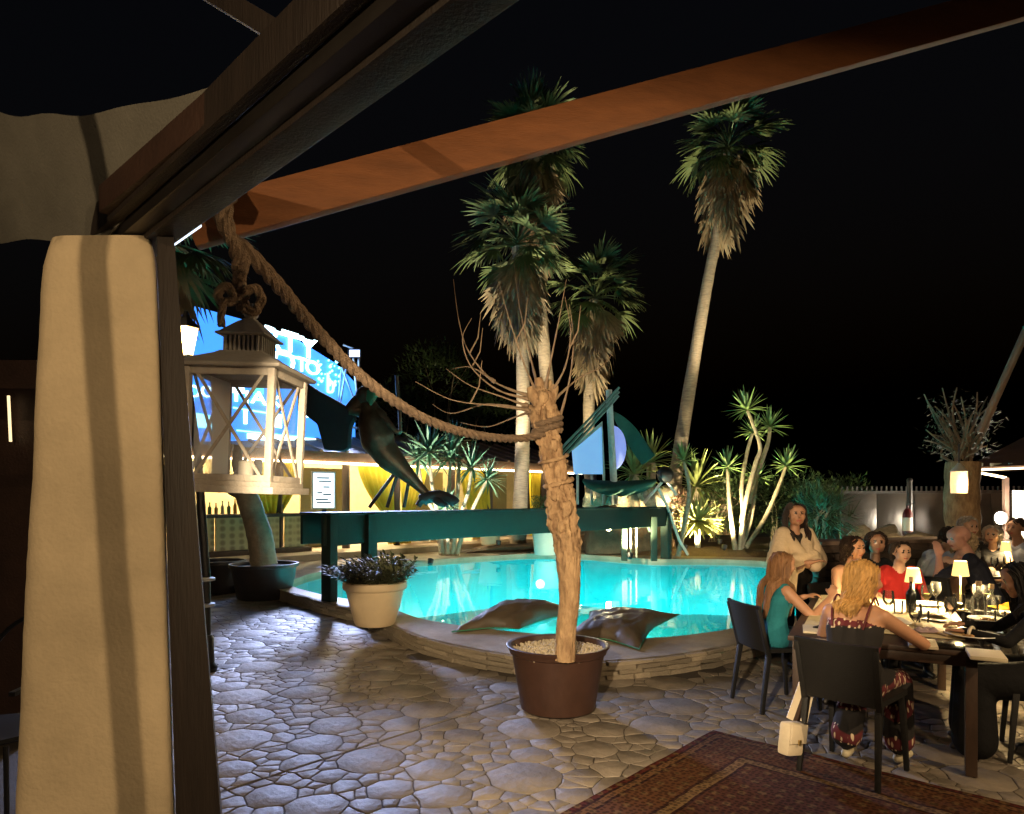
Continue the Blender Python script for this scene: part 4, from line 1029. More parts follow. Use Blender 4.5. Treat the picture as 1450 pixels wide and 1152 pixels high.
# curtains
m_cur = mat('yellow_curtain', (.62,.47,.03), .8, var=.12, scale=3, trans=0)
def curtain(label, sa, sb, st_, ztie, zt=2.46, zbot=.36, wt=.16, back=-.02, seed=0):
    def fn(u, v):
        z = zt + (zbot - zt)*v; k = (zt - z)/(zt - ztie)
        if k < 1: e = k**1.5; a = sa + (st_-wt/2 - sa)*e; b_ = sb + (st_+wt/2 - sb)*e
        else: e = (k-1)/((zt-zbot)/(zt-ztie) - 1); a = st_ - wt/2 - .12*e; b_ = st_ + wt/2 + .12*e
        s = a + (b_-a)*u; return bp(s, back + .055*math.sin(u*38 + seed + v*2)*(.4+.6*(1-min(1,k)*.5)) + .02*math.sin(u*13+v*5), z)
    q = MB(); q.grid(fn, 60, 26); t = thing('curtain', label, 'curtain', bp(st_, back, zbot), 0, 'yellow curtains along the pavilion'); q.build('drape', m_cur, t, smooth=80, thick=.008)
    q = MB(); c = bp(st_, back, ztie); q.lathe([(wt*.55,-.03),(wt*.6,0),(wt*.55,.03)], c=c, seg=14); q.build('tie', m_cur, t)
curtain('yellow curtain swept to a tie beside the bar counter', bs(340), bs(432), bs(386), 1.05, seed=1)
curtain('yellow curtain gathered at the post behind the statue struts', bs(508), bs(560), bs(556), .9, seed=2)
curtain('yellow curtain hanging behind the statue tail', bs(566), bs(604), bs(572), .9, seed=3)
curtain('yellow curtain hanging straight behind the yucca stems', bs(650), bs(690), bs(684), .5, wt=.8, seed=4)
curtain('narrow yellow curtain behind the gnarled tree', bs(750), bs(764), bs(757), .5, wt=.35, seed=5)
# lit menu board
mb_ = thing('menu_board', 'bright backlit white menu board standing in the pavilion', 'menu board', bp(bs(458), -.35, FZ)); c = at(458, 694, 16.6)
Mm = Matrix.Translation(c) @ Matrix.Rotation(math.atan2(bd.y, bd.x)*.6, 4, 'Z')
q = MB(); q.box((0,0,0), (.58,.08,.92), M=Mm); q.build('frame', mat('board_frame', (.5,.5,.5), .4), mb_, bevel=.01)
q = MB(); q.box((0,-.045,0), (.50,.012,.84), M=Mm); q.build('lit_face', emis('menu_glow', (.80,.93,1), 1.6), mb_)
for k, (x, z, w) in enumerate(((-.02,.30,.3),(.03,.22,.3),(.06,.08,.16),(-.1,-.06,.12),(.08,-.1,.2),(-.05,-.22,.3),(.0,-.3,.34))):
    q = MB(); q.box((x,-.055,z), (w,.008,.035), M=Mm); q.build('print_line', mat('print_ink', (.04,.10,.16), .6), mb_)
q = MB(); q.bar(c + Vector((0,0.1,-.46)), Vector((c.x, c.y+.1, FZ)), .10, .10); q.build('stand', m_steel, mb_)
# white benches and cream urn on the terrace
for (x0, x1, yb_, lb) in ((566,622,770,'white slatted bench below the statue tail'), (652,704,768,'white slatted bench beside the cream urn')):
    a, b_ = gnd(x0, yb_, FZ), gnd(x1, yb_-3, FZ); t = thing('bench', lb, 'bench', (a+b_)/2); dv = (b_-a).normalized(); sdv = Vector((-dv.y, dv.x, 0))
    for j in range(4):
        q = MB(); q.bar(a + sdv*(.12*j) + Vector((0,0,.44)), b_ + sdv*(.12*j) + Vector((0,0,.44)), .10, .035); q.build('slat', m_white, t)
    for e in (.06,.94):
        for j in (0, 3):
            p = a.lerp(b_, e) + sdv*(.12*j); q = MB(); q.bar(p, p + Vector((0,0,.42)), .05, .05); q.build('leg', m_white, t)
pot('cream_urn', 'plain cream urn standing at the end of the white benches', gnd(694,771,FZ), .33, .62, m_cream)
# ================================================================== RIGHT: rug, dining tables, fence, gazebo
# --- oriental rug
rug = thing('oriental_rug', 'worn red brown oriental rug with ornamental border on the paving', 'rug', (RUGC.x, RUGC.y, .007), math.atan2(RUGU.y, RUGU.x))
m_rug = bpy.data.materials.new('rug_pile'); m_rug.use_nodes = True; nt = m_rug.node_tree; N = nt.nodes; L = nt.links; bsd = N['Principled BSDF']; bsd.inputs['Roughness'].default_value = .95; bsd.inputs['Specular IOR Level'].default_value = .1
tc = N.new('ShaderNodeTexCoord'); sx = N.new('ShaderNodeSeparateXYZ'); L.new(tc.outputs['Object'], sx.inputs[0])
mn = N.new('ShaderNodeMath'); mn.operation = 'MINIMUM'; L.new(sx.outputs[0], mn.inputs[0]); L.new(sx.outputs[1], mn.inputs[1])
nzr = N.new('ShaderNodeTexNoise'); nzr.inputs['Scale'].default_value = 9; wob = N.new('ShaderNodeMath'); wob.operation = 'MULTIPLY_ADD'; wob.inputs[1].default_value = .02; L.new(tc.outputs['Object'], nzr.inputs['Vector']); L.new(nzr.outputs[0], wob.inputs[0]); L.new(mn.outputs[0], wob.inputs[2])
ra = N.new('ShaderNodeValToRGB'); ra.color_ramp.interpolation = 'CONSTANT'; L.new(wob.outputs[0], ra.inputs[0])
bands = [(0,(.10,.022,.015)),(.045,(.045,.018,.014)),(.06,(.17,.085,.04)),(.10,(.05,.02,.015)),(.12,(.12,.05,.024)),(.34,(.05,.02,.015)),(.36,(.20,.12,.055)),(.42,(.05,.02,.015)),(.44,(.095,.036,.020))]
el = ra.color_ramp.elements
el[0].position = bands[0][0]; el[0].color = (*bands[0][1],1); el[1].position = bands[1][0]; el[1].color = (*bands[1][1],1)
for p_, c_ in bands[2:]: e = el.new(p_); e.color = (*c_,1)
vo = N.new('ShaderNodeTexVoronoi'); vo.inputs['Scale'].default_value = 11; vo.inputs['Randomness'].default_value = .35; L.new(tc.outputs['Object'], vo.inputs['Vector'])
v2 = N.new('ShaderNodeTexVoronoi'); v2.inputs['Scale'].default_value = 34; v2.inputs['Randomness'].default_value = .6; L.new(tc.outputs['Object'], v2.inputs['Vector'])
r1 = N.new('ShaderNodeValToRGB'); r1.color_ramp.elements[0].position = .22; r1.color_ramp.elements[1].position = .30; L.new(vo.outputs['Distance'], r1.inputs[0])
r2 = N.new('ShaderNodeValToRGB'); r2.color_ramp.elements[0].position = .30; r2.color_ramp.elements[1].position = .5; L.new(v2.outputs['Distance'], r2.inputs[0])
m1 = N.new('ShaderNodeMix'); m1.data_type = 'RGBA'; m1.inputs[6].default_value = (.15,.085,.04,1); L.new(r1.outputs[0], m1.inputs[0]); L.new(ra.outputs[0], m1.inputs[7])
m2 = N.new('ShaderNodeMix'); m2.data_type = 'RGBA'; m2.blend_type = 'MULTIPLY'; m2.inputs[0].default_value = .55; L.new(m1.outputs[2], m2.inputs[6]); L.new(r2.outputs[0], m2.inputs[7])
n3 = N.new('ShaderNodeTexNoise'); n3.inputs['Scale'].default_value = 2.2; L.new(tc.outputs['Object'], n3.inputs['Vector'])
m3 = N.new('ShaderNodeMix'); m3.data_type = 'RGBA'; m3.blend_type = 'MULTIPLY'; m3.inputs[0].default_value = .6; L.new(m2.outputs[2], m3.inputs[6]); L.new(n3.outputs[0], m3.inputs[7]); L.new(m3.outputs[2], bsd.inputs['Base Color'])
n4 = N.new('ShaderNodeTexNoise'); n4.inputs['Scale'].default_value = 260; bp4 = N.new('ShaderNodeBump'); bp4.inputs['Strength'].default_value = .5; bp4.inputs['Distance'].default_value = .004; L.new(tc.outputs['Object'], n4.inputs['Vector']); L.new(n4.outputs[0], bp4.inputs['Height']); L.new(bp4.outputs[0], bsd.inputs['Normal'])
q = MB(); q.grid(lambda u, v: (2.7*u + .006*noise.noise((v*9,0,0)), 3.4*v + .006*noise.noise((u*9,3,0)), .010 + .006*noise.noise((u*7, v*8, 0))), 50, 60); q.build('pile', m_rug, rug, world=False, thick=.010, smooth=60)

# --- chair
m_resin = mat('black_resin', (.007,.0065,.006), .6, var=.2, scale=40, bump=.25, bscale=220)
def make_chair():
    t = thing('dining_chair', '', 'chair')
    q = MB(); q.grid(lambda u, v: ((u-.5)*.44*(1-.06*(1-v)), (v-.5)*.44, .452 - .012*math.sin(math.pi*u)*math.sin(math.pi*v)), 8, 8); q.build('seat', m_resin, t, world=False, thick=-.03, smooth=50)
    q = MB(); q.grid(lambda u, v: ((u-.5)*(.44+.02*v), -.215 - .085*v - .035*math.sin(math.pi*u) , .46 + .345*v), 12, 8); q.build('backrest', m_resin, t, world=False, thick=.022, smooth=50)
    for sx_ in (-1, 1):
        q = MB(); q.bar((sx_*.20,.19,.44), (sx_*.215,.225,0), .036, .036, w2=.026, h2=.026, up=(0,1,0)); q.build('leg', m_resin, t, world=False, bevel=.004)
        q = MB(); q.bar((sx_*.20,-.20,.44), (sx_*.215,-.265,0), .036, .036, w2=.026, h2=.026, up=(0,1,0)); q.build('leg', m_resin, t, world=False, bevel=.004)
        q = MB(); q.bar((sx_*.205,-.20,.42), (sx_*.215,-.295,.785), .034, .03, w2=.028, h2=.024, up=(0,1,0)); q.build('back_upright', m_resin, t, world=False, bevel=.004)
    return t
chair0 = make_chair(); chair_used = [False]
def face(fx, fy): return math.atan2(-fx, fy)
def place_chair(x, y, rz, label):
    t = chair0 if not chair_used[0] else copy_tree(chair0); chair_used[0] = True
    t.location = (x, y, .004); t.rotation_euler = (0, 0, rz); tag(t, label, 'chair', 'black resin chairs at the dining tables'); return t
W2P = (2.03, 4.05); W2F = face(.72,.69); W1P = (2.08, 5.36); W1F = face(.97,.20); W5P = (3.34, 4.24); W5F = face(-.86,.5)
place_chair(*W2P, W2F, 'black resin chair of the woman in the tie dye dress')
place_chair(*W1P, W1F, 'black resin chair of the woman in the teal top')
place_chair(*W5P, W5F, 'black resin chair of the woman in black at the table side')

# --- near table
K = Vector((2.70, 3.90, 0)); TA = Vector((.47,.88,0)).normalized(); TM = Vector((-.88,.47,0)).normalized(); TZ = .735
def tp(a, m, z=0.0): return K + TA*a + TM*m + Vector((0,0,TZ + z))
m_tab = mat('dark_table_wood', (.05,.028,.018), .45, var=.3, scale=5, bump=.1, stretch=(1,6,1))
tbl = thing('dining_table', 'long dark dining table with slim square legs and candlelit setting', 'table', K + TA*1.05 + TM*.52)
def tslab(nm, a0, a1, m0, m1, z0, z1, mt, par, bev=.003):
    q = MB(); c = [tp(a0,m0), tp(a1,m0), tp(a1,m1), tp(a0,m1)]; vs = [p + Vector((0,0,z0)) for p in c] + [p + Vector((0,0,z1)) for p in c]
    q.add(vs, [(3,2,1,0),(4,5,6,7),(0,1,5,4),(1,2,6,5),(2,3,7,6),(3,0,4,7)]); return q.build(nm, mt, par, bevel=bev)
tslab('table_top', 0, 2.15, 0, 1.05, -.03, 0, m_tab, tbl)
for a0, a1, m0, m1 in ((.03,.055,.03,1.02),(2.095,2.12,.03,1.02),(.06,2.09,.03,.055),(.06,2.09,.995,1.02)): tslab('apron', a0, a1, m0, m1, -.095, -.032, m_tab, tbl)
for a in (.03, 2.06):
    for m in (.03, .965): tslab('leg', a, a+.06, m, m+.06, -TZ+.004, -.033, m_tab, tbl, .004)
m_cloth = mat('cream_linen', (.66,.55,.33), .9, var=.08, scale=14, bump=.2, bscale=200)
m_cream2 = mat('cream_card', (.66,.57,.40), .7, var=.06)
cl = MB(); NU, NV = 24, 40
cl.grid(lambda u, v: tp(.34 + 1.75*v, .06 + .93*u, .004 + .004*abs(noise.noise((u*6, v*9, 1)))), NU, NV); tag(cl.build('table_cloth', m_cloth, thick=.003, smooth=60), 'cream linen cloth covering most of the near dining table', 'tablecloth')
def flat_on(nm, label, cat, px, py, w, l, h, rot, mt, group=None, z=.0):
    p = gnd(px, py, TZ + z); q = MB(); q.box((p.x, p.y, TZ + z + h/2 + .001), (w, l, h), rz=rot); return tag(q.build(nm, mt, bevel=min(.004, h*.3)), label, cat, group)
aT = math.atan2(TA.y, TA.x)
flat_on('menu_booklet', 'cream menu booklet lying at the table corner near the bracelet', 'menu', 1396, 930, .24, .17, .022, aT, m_cream2)
flat_on('menu_booklet', 'cream menu booklet lying beside the elbow of the woman in tie dye', 'menu', 1306, 913, .26, .15, .018, aT, m_cream2)
flat_on('serving_tray', 'shiny dark tray between the two menu booklets', 'tray', 1352, 915, .26, .26, .014, aT, mat('dark_tray', (.03,.025,.02), .15, .6))
flat_on('menu_booklet', 'cream menu booklet with phone on top, by the teal topped woman', 'menu', 1160, 893, .26, .20, .014, aT+.1, m_cream2)
flat_on('mobile_phone', 'black mobile phone lying on the cream menu booklet', 'phone', 1166, 888, .075, .15, .009, aT+1.2, m_black, z=.016)
flat_on('mobile_phone', 'black mobile phone lying flat on the cream cloth', 'phone', 1322, 879, .07, .14, .009, aT-.6, m_black, z=.008)
flat_on('bread_board', 'pale wooden bread board crossing the table', 'board', 1330, 893, .16, .42, .016, aT-1.1, mat('pale_board', (.55,.40,.2), .6, var=.2, scale=8), z=.008)
def plate(label, px, py, r, food=True, z=.008):
    c = gnd(px, py, TZ + z); t = thing('plate', label, 'plate', c); q = MB()
    q.lathe([(0,.004),(r*.55,.004),(r*.62,.008),(r*.97,.020),(r,.022),(r*.985,.026),(r*.62,.013),(r*.55,.009),(0,.009)], c=c, seg=36); q.build('dish', mat('white_china', (.78,.76,.70), .18, var=.03), t)
    if food:
        q = MB(); rs = random.Random(int(px))
        for k in range(14):
            a = rs.uniform(0,6.28); rr = r*.42*rs.random(); q.sphere(c + Vector((rr*math.cos(a), rr*math.sin(a), .015)), (rs.uniform(.012,.025), rs.uniform(.01,.02), .010), 8, 5)
        tag(q.build('food', mat('seared_food', (.35,.20,.08), .6, var=.6, scale=30), t), kind='stuff')
plate('large white plate with food before the woman in black', 1376, 902, .15)
plate('white side plate beside the bread board', 1318, 872, .11); plate('white plate in the middle of the cream cloth', 1400, 880, .13); plate('white plate near the standing glasses by lamps', 1312, 858, .12); plate('white plate close to the yellow napkin', 1430, 872, .12)
m_glass = glassy('table_glass', (.96,.97,.96), .01, 1.5, dust=.03, dustcol=(.9,.9,.85))
def wineglass_mesh(s):
    q = MB(); q.lathe([(.034,0),(.035,.003),(.008,.008),(.0045,.02),(.004,.085),(.012,.094),(.032,.118),(.040,.145),(.038,.175),(.033,.205),(.031,.205),(.036,.172),(.038,.146),(.030,.121),(.0,.098)], seg=20); q.v = [v*s for v in q.v]; return q.mesh('glass_body', m_glass, smooth=60)
WG = wineglass_mesh(1.0)
q = MB(); q.lathe([(0,0),(.031,0),(.036,.095),(.034,.095),(.029,.006),(0,.006)], seg=18); TG = q.mesh('glass_body', m_glass, smooth=60)
q = MB(); q.lathe([(0,.10),(.012,.10),(.029,.119),(.036,.140),(0,.140)], seg=16); WINE = q.mesh('wine', mat('white_wine', (.62,.50,.16), .1, spec=.6), smooth=60)
def glass(px, py, kind, label, wine=False, z=.008):
    c = gnd(px, py, TZ + z); t = thing('wine_glass' if kind == 'w' else 'tumbler', label, 'glass', c, 0, 'glasses set on the near dining table'); link('bowl', WG if kind == 'w' else TG, t, world=False)
    if wine: link('wine', WINE, t, world=False)
for k, (px, py, kd, wn_) in enumerate(((1258,876,'w',0),(1272,868,'t',0),(1312,866,'w',1),(1325,860,'w',0),(1334,868,'t',0),(1308,884,'t',0),(1385,864,'w',0),(1372,866,'t',0),(1398,866,'w',1),(1410,860,'t',0),(1346,888,'w',0),(1358,882,'w',1),(1296,900,'w',0),(1416,884,'t',0),(1438,860,'w',0))):
    glass(px, py, kd, 'stemmed wine glass standing on the cream cloth' + (' with pale wine' if wn_ else ', empty') if kd == 'w' else 'clear tumbler standing on the cream cloth', wn_)
def bottle(px, py, h, r, mt, label, z=.008, nm='bottle'):
    c = gnd(px, py, TZ + z); t = thing(nm, label, 'bottle', c); q = MB(); q.lathe([(0,0),(r,0),(r*1.02,.01),(r*1.02,h*.55),(r*.85,h*.64),(r*.36,h*.76),(r*.33,h),(0,h)], c=c, seg=18); q.build('body', mt, t)
    q = MB(); q.lathe([(r*.40,-.005),(r*.40,.03),(0,.032)], c=c + Vector((0,0,h)), seg=12); q.build('stopper', mat('cork', (.4,.28,.16), .8), t)
bottle(1290, 866, .24, .036, mat('dark_bottle', (.012,.014,.012), .15), 'dark wine bottle in front of the squat table lamp')
bottle(1386, 872, .23, .048, m_glass, 'clear glass carafe beside the slim table lamp'); bottle(1404, 870, .20, .045, m_glass, 'shorter clear carafe behind the large plate')
# napkins
def napkin(px, py, s, mt, label, seed):
    c = gnd(px, py, TZ + .01); q = MB(); q.grid(lambda u, v: c + Vector(((u-.5)*s, (v-.5)*s*.8, .012 + .05*max(0, noise.noise((u*3+seed, v*3, seed)) + .35)*math.sin(math.pi*u)*math.sin(math.pi*v))), 16, 16); tag(q.build('napkin', mt, smooth=70, thick=.003), label, 'napkin')
napkin(1264, 882, .24, mat('white_linen', (.75,.72,.66), .9), 'crumpled white napkin beside the blonde woman', 1)
napkin(1427, 862, .24, mat('yellow_napkin', (.75,.42,.03), .9), 'bright yellow folded napkin on the far right of the cloth', 4)
napkin(1312, 895, .14, mat('mauve_napkin', (.45,.33,.34), .9), 'small mauve napkin next to the bread board', 7)
# cordless table lamps
m_shade = mat('lamp_shade', (.80,.68,.40), .7, emit=(1,.68,.22), estr=1.0); m_brass = mat('cream_metal', (.70,.60,.36), .35, .2)
def table_lamp(px, py, h, sw, label, en, tz=TZ, z=.008):
    c = gnd(px, py, tz + z); t = thing('table_lamp', label, 'table lamp', c); q = MB(); q.lathe([(0,0),(.048,0),(.048,.012),(.010,.018)], c=c, seg=20); q.build('base', m_brass, t)
    q = MB(); q.tube([c + Vector((0,0,.015)), c + Vector((0,0,h-.05))], .007, 8); q.build('stem', m_brass, t)
    q = MB(); q.lathe([(sw,h-.115),(sw*.72,h),(sw*.70,h),(sw*.98,h-.115)], c=c, seg=24, caps=False); q.build('shade', m_shade, t)
    q = MB(); q.lathe([(0,h-.035),(.03,h-.03),(.03,h-.02),(0,h-.018)], c=c, seg=12); q.build('bulb', emis('table_bulb', (1,.78,.40), 10), t)
    lamp('table_lamp_light', 'POINT', c + Vector((0,0,h-.10)), en, (1,.72,.34), t, .025); return t
table_lamp(1293, 858, .31, .062, 'squat cordless table lamp with cream shade behind the dark bottle', 90)
table_lamp(1360, 864, .385, .060, 'slim tall cordless table lamp glowing on the cream cloth', 115)

# --- shoulder bag hanging on the chair
m_bagw = mat('cream_leather', (.68,.58,.42), .5, var=.08, scale=12, bump=.1)
bg = thing('shoulder_bag', 'cream leather shoulder bag hanging from the chair by its wide strap', 'bag', gnd(1122, 1075) )
bc = at(1121, 1045, 4.02); q = MB(); Mb = Matrix.Translation(bc) @ Matrix.Rotation(.55, 4, 'Z') @ Matrix.Rotation(.16, 4, 'Y')
q.box((0,0,0), (.15,.08,.19), M=Mb); q.build('pouch', m_bagw, bg, bevel=.022)
q = MB(); q.box((0,-.045,.035), (.145,.012,.11), M=Mb); q.build('flap', m_bagw, bg, bevel=.004)
q = MB(); q.box((.0,-.056,-.01), (.02,.008,.03), M=Mb); q.build('clasp', mat('gold_clasp', (.55,.40,.15), .3, .9), bg)
for j, (a, b_) in enumerate((((1157,908),(1118,1018)), ((1163,912),(1138,1022)))):
    p0 = at(*a, 4.15); p1 = at(*b_, 4.04); q = MB(); q.bar(p0, p1, .042, .005, up=(0,1,0)); q.build('strap', m_bagw, bg)

# --- low dry-stone wall behind the standing woman
m_dst = mat('dark_wall_stone', (.075,.052,.040), .85, var=.35, scale=5, bump=.6, bscale=20, rnd=.3)
WA, WB = Vector((3.62, 8.1, 0)), Vector((6.0, 8.9, 0)); wd_ = (WB-WA).normalized(); wl_ = (WB-WA).length
sw_ = thing('stone_wall', 'low dark wall of stacked flat stones behind the diners', 'wall', WA.lerp(WB,.5))
q = MB(); q.bar(WA + Vector((0,.16,.53)), WB + Vector((0,.16,.53)), .24, 1.06); q.build('core', m_mortar, sw_)
rs = random.Random(13); qq = MB(); qq.box((0,0,0), (1,1,1)); bmsh = qq.mesh('stone', m_dst, bevel=.06)
z = .004
for row in range(11):
    h = .096; s = rs.uniform(-.1,0)
    while s < wl_:
        Ln = rs.uniform(.18,.42); p = WA + wd_*(s + Ln/2); o = link('stone', bmsh, sw_, world=False); o.location = p + Vector((0,.02,z+h/2)) - sw_.location; o.scale = (Ln-.012, .10 + rs.uniform(0,.04), h-.010); o.rotation_euler = (0,0,math.atan2(wd_.y, wd_.x)); s += Ln
    z += h
q = MB(); q.bar(WA + Vector((-.06*wd_.x,.10,1.085)), WB + Vector((0,.10,1.085)), .42, .05); q.build('coping', mat('wall_coping', (.16,.11,.085), .8, var=.3, bump=.3), sw_, bevel=.012)
for k, (px, py, D, s) in enumerate(((1195,792,9.6,.34),(1232,800,9.8,.4),(1262,805,10,.38),(1285,790,10.4,.34),(1215,775,10.6,.33),(1250,780,10.8,.36))):
    o = link('boulder', rocks[k % 5]); o.location = at(px, py, D); o.scale = (s*1.3, s, s*.75); o.rotation_euler = (k, k*.7, k*1.9); tag(o, 'dark mossy boulder of the rockery behind the diners', 'boulder', 'rockery boulders behind the dry stone wall')
q = MB(); q.grid(lambda u, v: Vector((5.0 + 2.2*u, 9.1 + 2.4*v, .0 + .62*math.sin(math.pi*u)**.6*math.sin(math.pi*v)**.6)), 12, 12); tag(q.build('rockery_mound', m_soil, smooth=70), 'low earth mound under the rockery boulders', 'mound')

# --- glossy dark fence
m_fence = mat('dark_fence_sheet', (.045,.036,.030), .28, .35, var=.3, scale=2, bump=.35, bscale=5)
fe = thing('fence', 'dark glossy sheet fence closing the garden behind the far table', 'fence', (9.5, 15, 0))
FA, FB = Vector((7.4,15.4,0)), Vector((13.5,14.4,0)); fdv = (FB-FA).normalized()
for k in range(8):
    a = FA.lerp(FB, k/8); b_ = FA.lerp(FB, (k+.985)/8); q = MB(); q.bar(a + Vector((0,0,.86)), b_ + Vector((0,0,.86)), .04, 1.72); q.build('panel', m_fence, fe, bevel=.004)
q = MB(); q.bar(FA + Vector((0,0,1.75)), FB + Vector((0,0,1.75)), .08, .06); q.build('top_rail', m_darkwood, fe)
for k in range(60):
    p = FA.lerp(FB, (k+.5)/60) + Vector((0,.02,1.78)); q = MB(); q.bar(p, p + Vector((0,0,.10)), .03, .03); q.build('spike', m_darkwood, fe)
# extinguisher on a pole
ep = thing('signal_pole', 'thin dark pole standing before the glossy fence', 'pole', at(1288,800,13.6)); q = MB(); b_ = at(1288,680,13.6); q.tube([(b_.x, b_.y, 0), b_], .05, 8); q.build('shaft', m_steel, ep); q = MB(); q.sphere(b_, .055); q.build('knob', m_steel, ep)
ex = thing('fire_extinguisher', 'red fire extinguisher with white label hung on the thin pole', 'extinguisher', at(1285,765,13.4)); c = at(1285,757,13.45)
q = MB(); q.lathe([(0,0),(.085,0),(.09,.02),(.09,.42),(.05,.50),(.02,.52),(.02,.58),(0,.58)], c=c, seg=16); q.build('cylinder', mat('extinguisher_red', (.10,.010,.010), .35), ex)
q = MB(); q.lathe([(.092,.08),(.092,.34)], c=c, seg=16); q.build('label_band', m_white, ex); q = MB(); q.bar(c + Vector((-.02,0,.58)), c + Vector((.14,-.02,.64)), .03, .03); q.build('lever', m_black, ex)
# pollarded olive with hanging wicker lantern
TDp = 11.0; ol = thing('pollarded_tree', 'thick pollarded trunk with sparse twiggy crown beside the gazebo', 'tree', at(1365,830,TDp))
b_ = at(1366,700,TDp); q = MB(); q.tube(catmull([(b_.x,TDp,0),(b_.x-.03,TDp,.9),(b_.x-.04,TDp,1.6),(b_.x-.02,TDp,2.2)], 8), [.26,.255,.25,.245]*6 + [.24], 18, True, lambda p, dr, i, k: 1 + .12*noise.noise(Vector((dr.x*2, dr.y*2, p.z*3)))); q.build('trunk', m_bark, ol, smooth=70)
rs = random.Random(30); tw = MB()
for k in range(34):
    a0 = at(rs.uniform(1352,1378), rs.uniform(640,658), TDp); tip = at(rs.uniform(1308,1412), rs.uniform(548,640), TDp + rs.uniform(-.5,.5)); mid = a0.lerp(tip,.55) + Vector((rs.uniform(-.12,.12),0,rs.uniform(-.05,.12)))
    q = MB(); pp = catmull([a0, mid, tip], 5); q.tube(pp, [.028*(1-.8*i/len(pp)) for i in range(len(pp))], 5); q.build('branch', m_twig, ol)
    for j in range(26):
        p = a0.lerp(tip, .25 + .7*rs.random()) + Vector((rs.gauss(0,.09), rs.gauss(0,.12), rs.gauss(0,.08))); blade(tw, p, (rs.uniform(-1,1), rs.uniform(-1,1), rs.uniform(-.3,1)), .10, .016, .2, n=1)
tag(tw.build('foliage', mat('olive_leaf', (.07,.09,.05), .6, var=.4), ol), kind='stuff')
wl = thing('wicker_lantern', 'glowing wicker lantern hanging in front of the pollarded trunk', 'lantern', at(1358,698,9.5)); c = at(1358,698,9.5)
q = MB(); q.lathe([(.10,0),(.108,.14),(.10,.30)], c=c, seg=18); q.build('shade', mat('wicker_glow', (.5,.36,.2), .8, var=.5, scale=30, emit=(1,.62,.28), estr=1.1), wl)
q = MB(); q.lathe([(.115,.30),(.06,.36),(.02,.42),(0,.42)], c=c, seg=16); q.build('cap', m_white, wl); q = MB(); q.tube([c + Vector((0,0,.42)), at(1358,628,9.5)], .008, 6); q.build('cord', m_black, wl)
lamp('wicker_lantern_light', 'POINT', c + Vector((0,-.16,.1)), 30, (1,.68,.35), wl, .06)
# leaning parasol pole, gazebo
pp_ = MB(); pp_.tube([at(1388,612,10.4), at(1470,430,10.0)], .055, 10); tag(pp_.build('leaning_pole', mat('pale_brown_pole', (.20,.13,.09), .6)), 'slanting brown timber pole rising over the pollarded tree', 'pole')
gz = thing('gazebo', 'small brown roofed gazebo with scalloped light edged valance', 'gazebo', at(1460,800,13))
q = MB(); a = at(1368,662,13); q.add([a, at(1640,650,11.5), at(1640,650,17), at(1380,668,17.5), at(1560,560,14.5)], [(0,1,4),(1,2,4),(2,3,4),(3,0,4)]); q.build('roof', m_brown, gz, thick=.06)
q = MB(); q.bar(a + Vector((0,-.02,-.05)), at(1640,655,11.5), .05, .035); q.build('light_edge', emis('gazebo_strip', (1,.80,.5), 3.5), gz)
q = MB(); q.bar(at(1370,666,13), at(1424,676,13.4), .04, .035); q.build('light_edge', emis('gazebo_strip', (1,.80,.5), 3.5), gz)
for k in range(5):
    q = MB(); q.box(at(1384+k*26, 659, 12.9-k*.1), (.20,.03,.09)); q.build('valance_flap', m_white, gz)
pq = at(1424,676,13.4); q = MB(); q.bar((pq.x,pq.y,0), pq, .08, .08); q.build('post', m_post, gz)
q = MB(); q.box(at(1445,728,13.6), (.28,.06,.95)); q.build('white_panel', m_white, gz)
fl = thing('floodlight', 'round glaring white floodlight fixed to the gazebo post', 'floodlight', at(1417,733,13.2)); c = at(1417,733,13.15); q = MB(); q.sphere(c, (.085,.05,.085), 16, 10); q.build('lens', emis('glare_white', (1,.95,.80), 16), fl); q = MB(); q.lathe([(.13,0),(.13,.06)], c=(0,0,0), seg=16, M=Matrix.Translation(c + Vector((0,.05,0))) @ Matrix.Rotation(R(90),4,'X')); q.build('housing', m_black, fl)
lamp('floodlight_light', 'POINT', c + Vector((-.05,-.2,0)), 380, (1,.90,.70), fl, .08)
q = MB(); q.box(at(1400,735,15.2), (1.3,.06,1.3)); tag(q.build('door_panel', m_post, bevel=.01), 'brown door leaf in the fence behind the floodlight', 'door')

# --- left edge, behind the column: dim wall with a light strip, wrought iron chair
lw = thing('terrace_wall', 'dim brown boarded wall with a glowing strip behind the column', 'wall', at(-60,1000,4.6))
for k in range(6):
    a, b_ = at(-330+k*64,700,4.6), at(-330+(k+.97)*64,700,4.6); q = MB(); q.add([(a.x,4.6,0),(b_.x,4.6,0),(b_.x,4.6,2.55),(a.x,4.6,2.55)], [(0,1,2,3)]); q.build('board', m_redwood, lw, thick=.04)
q = MB(); q.bar(at(12,560,4.54), at(15,625,4.54), .012, .012); q.build('light_strip', emis('dim_warm_strip', (1,.75,.4), 1.2), lw)
ic = thing('iron_chair', 'black wrought iron garden chair with scrolled side behind the column', 'chair', gnd(-20, 1150)); c = at(-10, 850, 3.4); c.z = 0
for (dx, dy) in ((-.22,-.2),(.22,-.2),(-.22,.2),(.22,.2)):
    q = MB(); q.tube([c + Vector((dx,dy,0)), c + Vector((dx*.9,dy*.9,.45))], .012, 8); q.build('leg', m_iron, ic)
q = MB(); q.lathe([(0,.45),(.24,.45),(.25,.46),(.24,.475),(0,.475)], c=c, seg=24); q.build('seat', m_iron, ic)
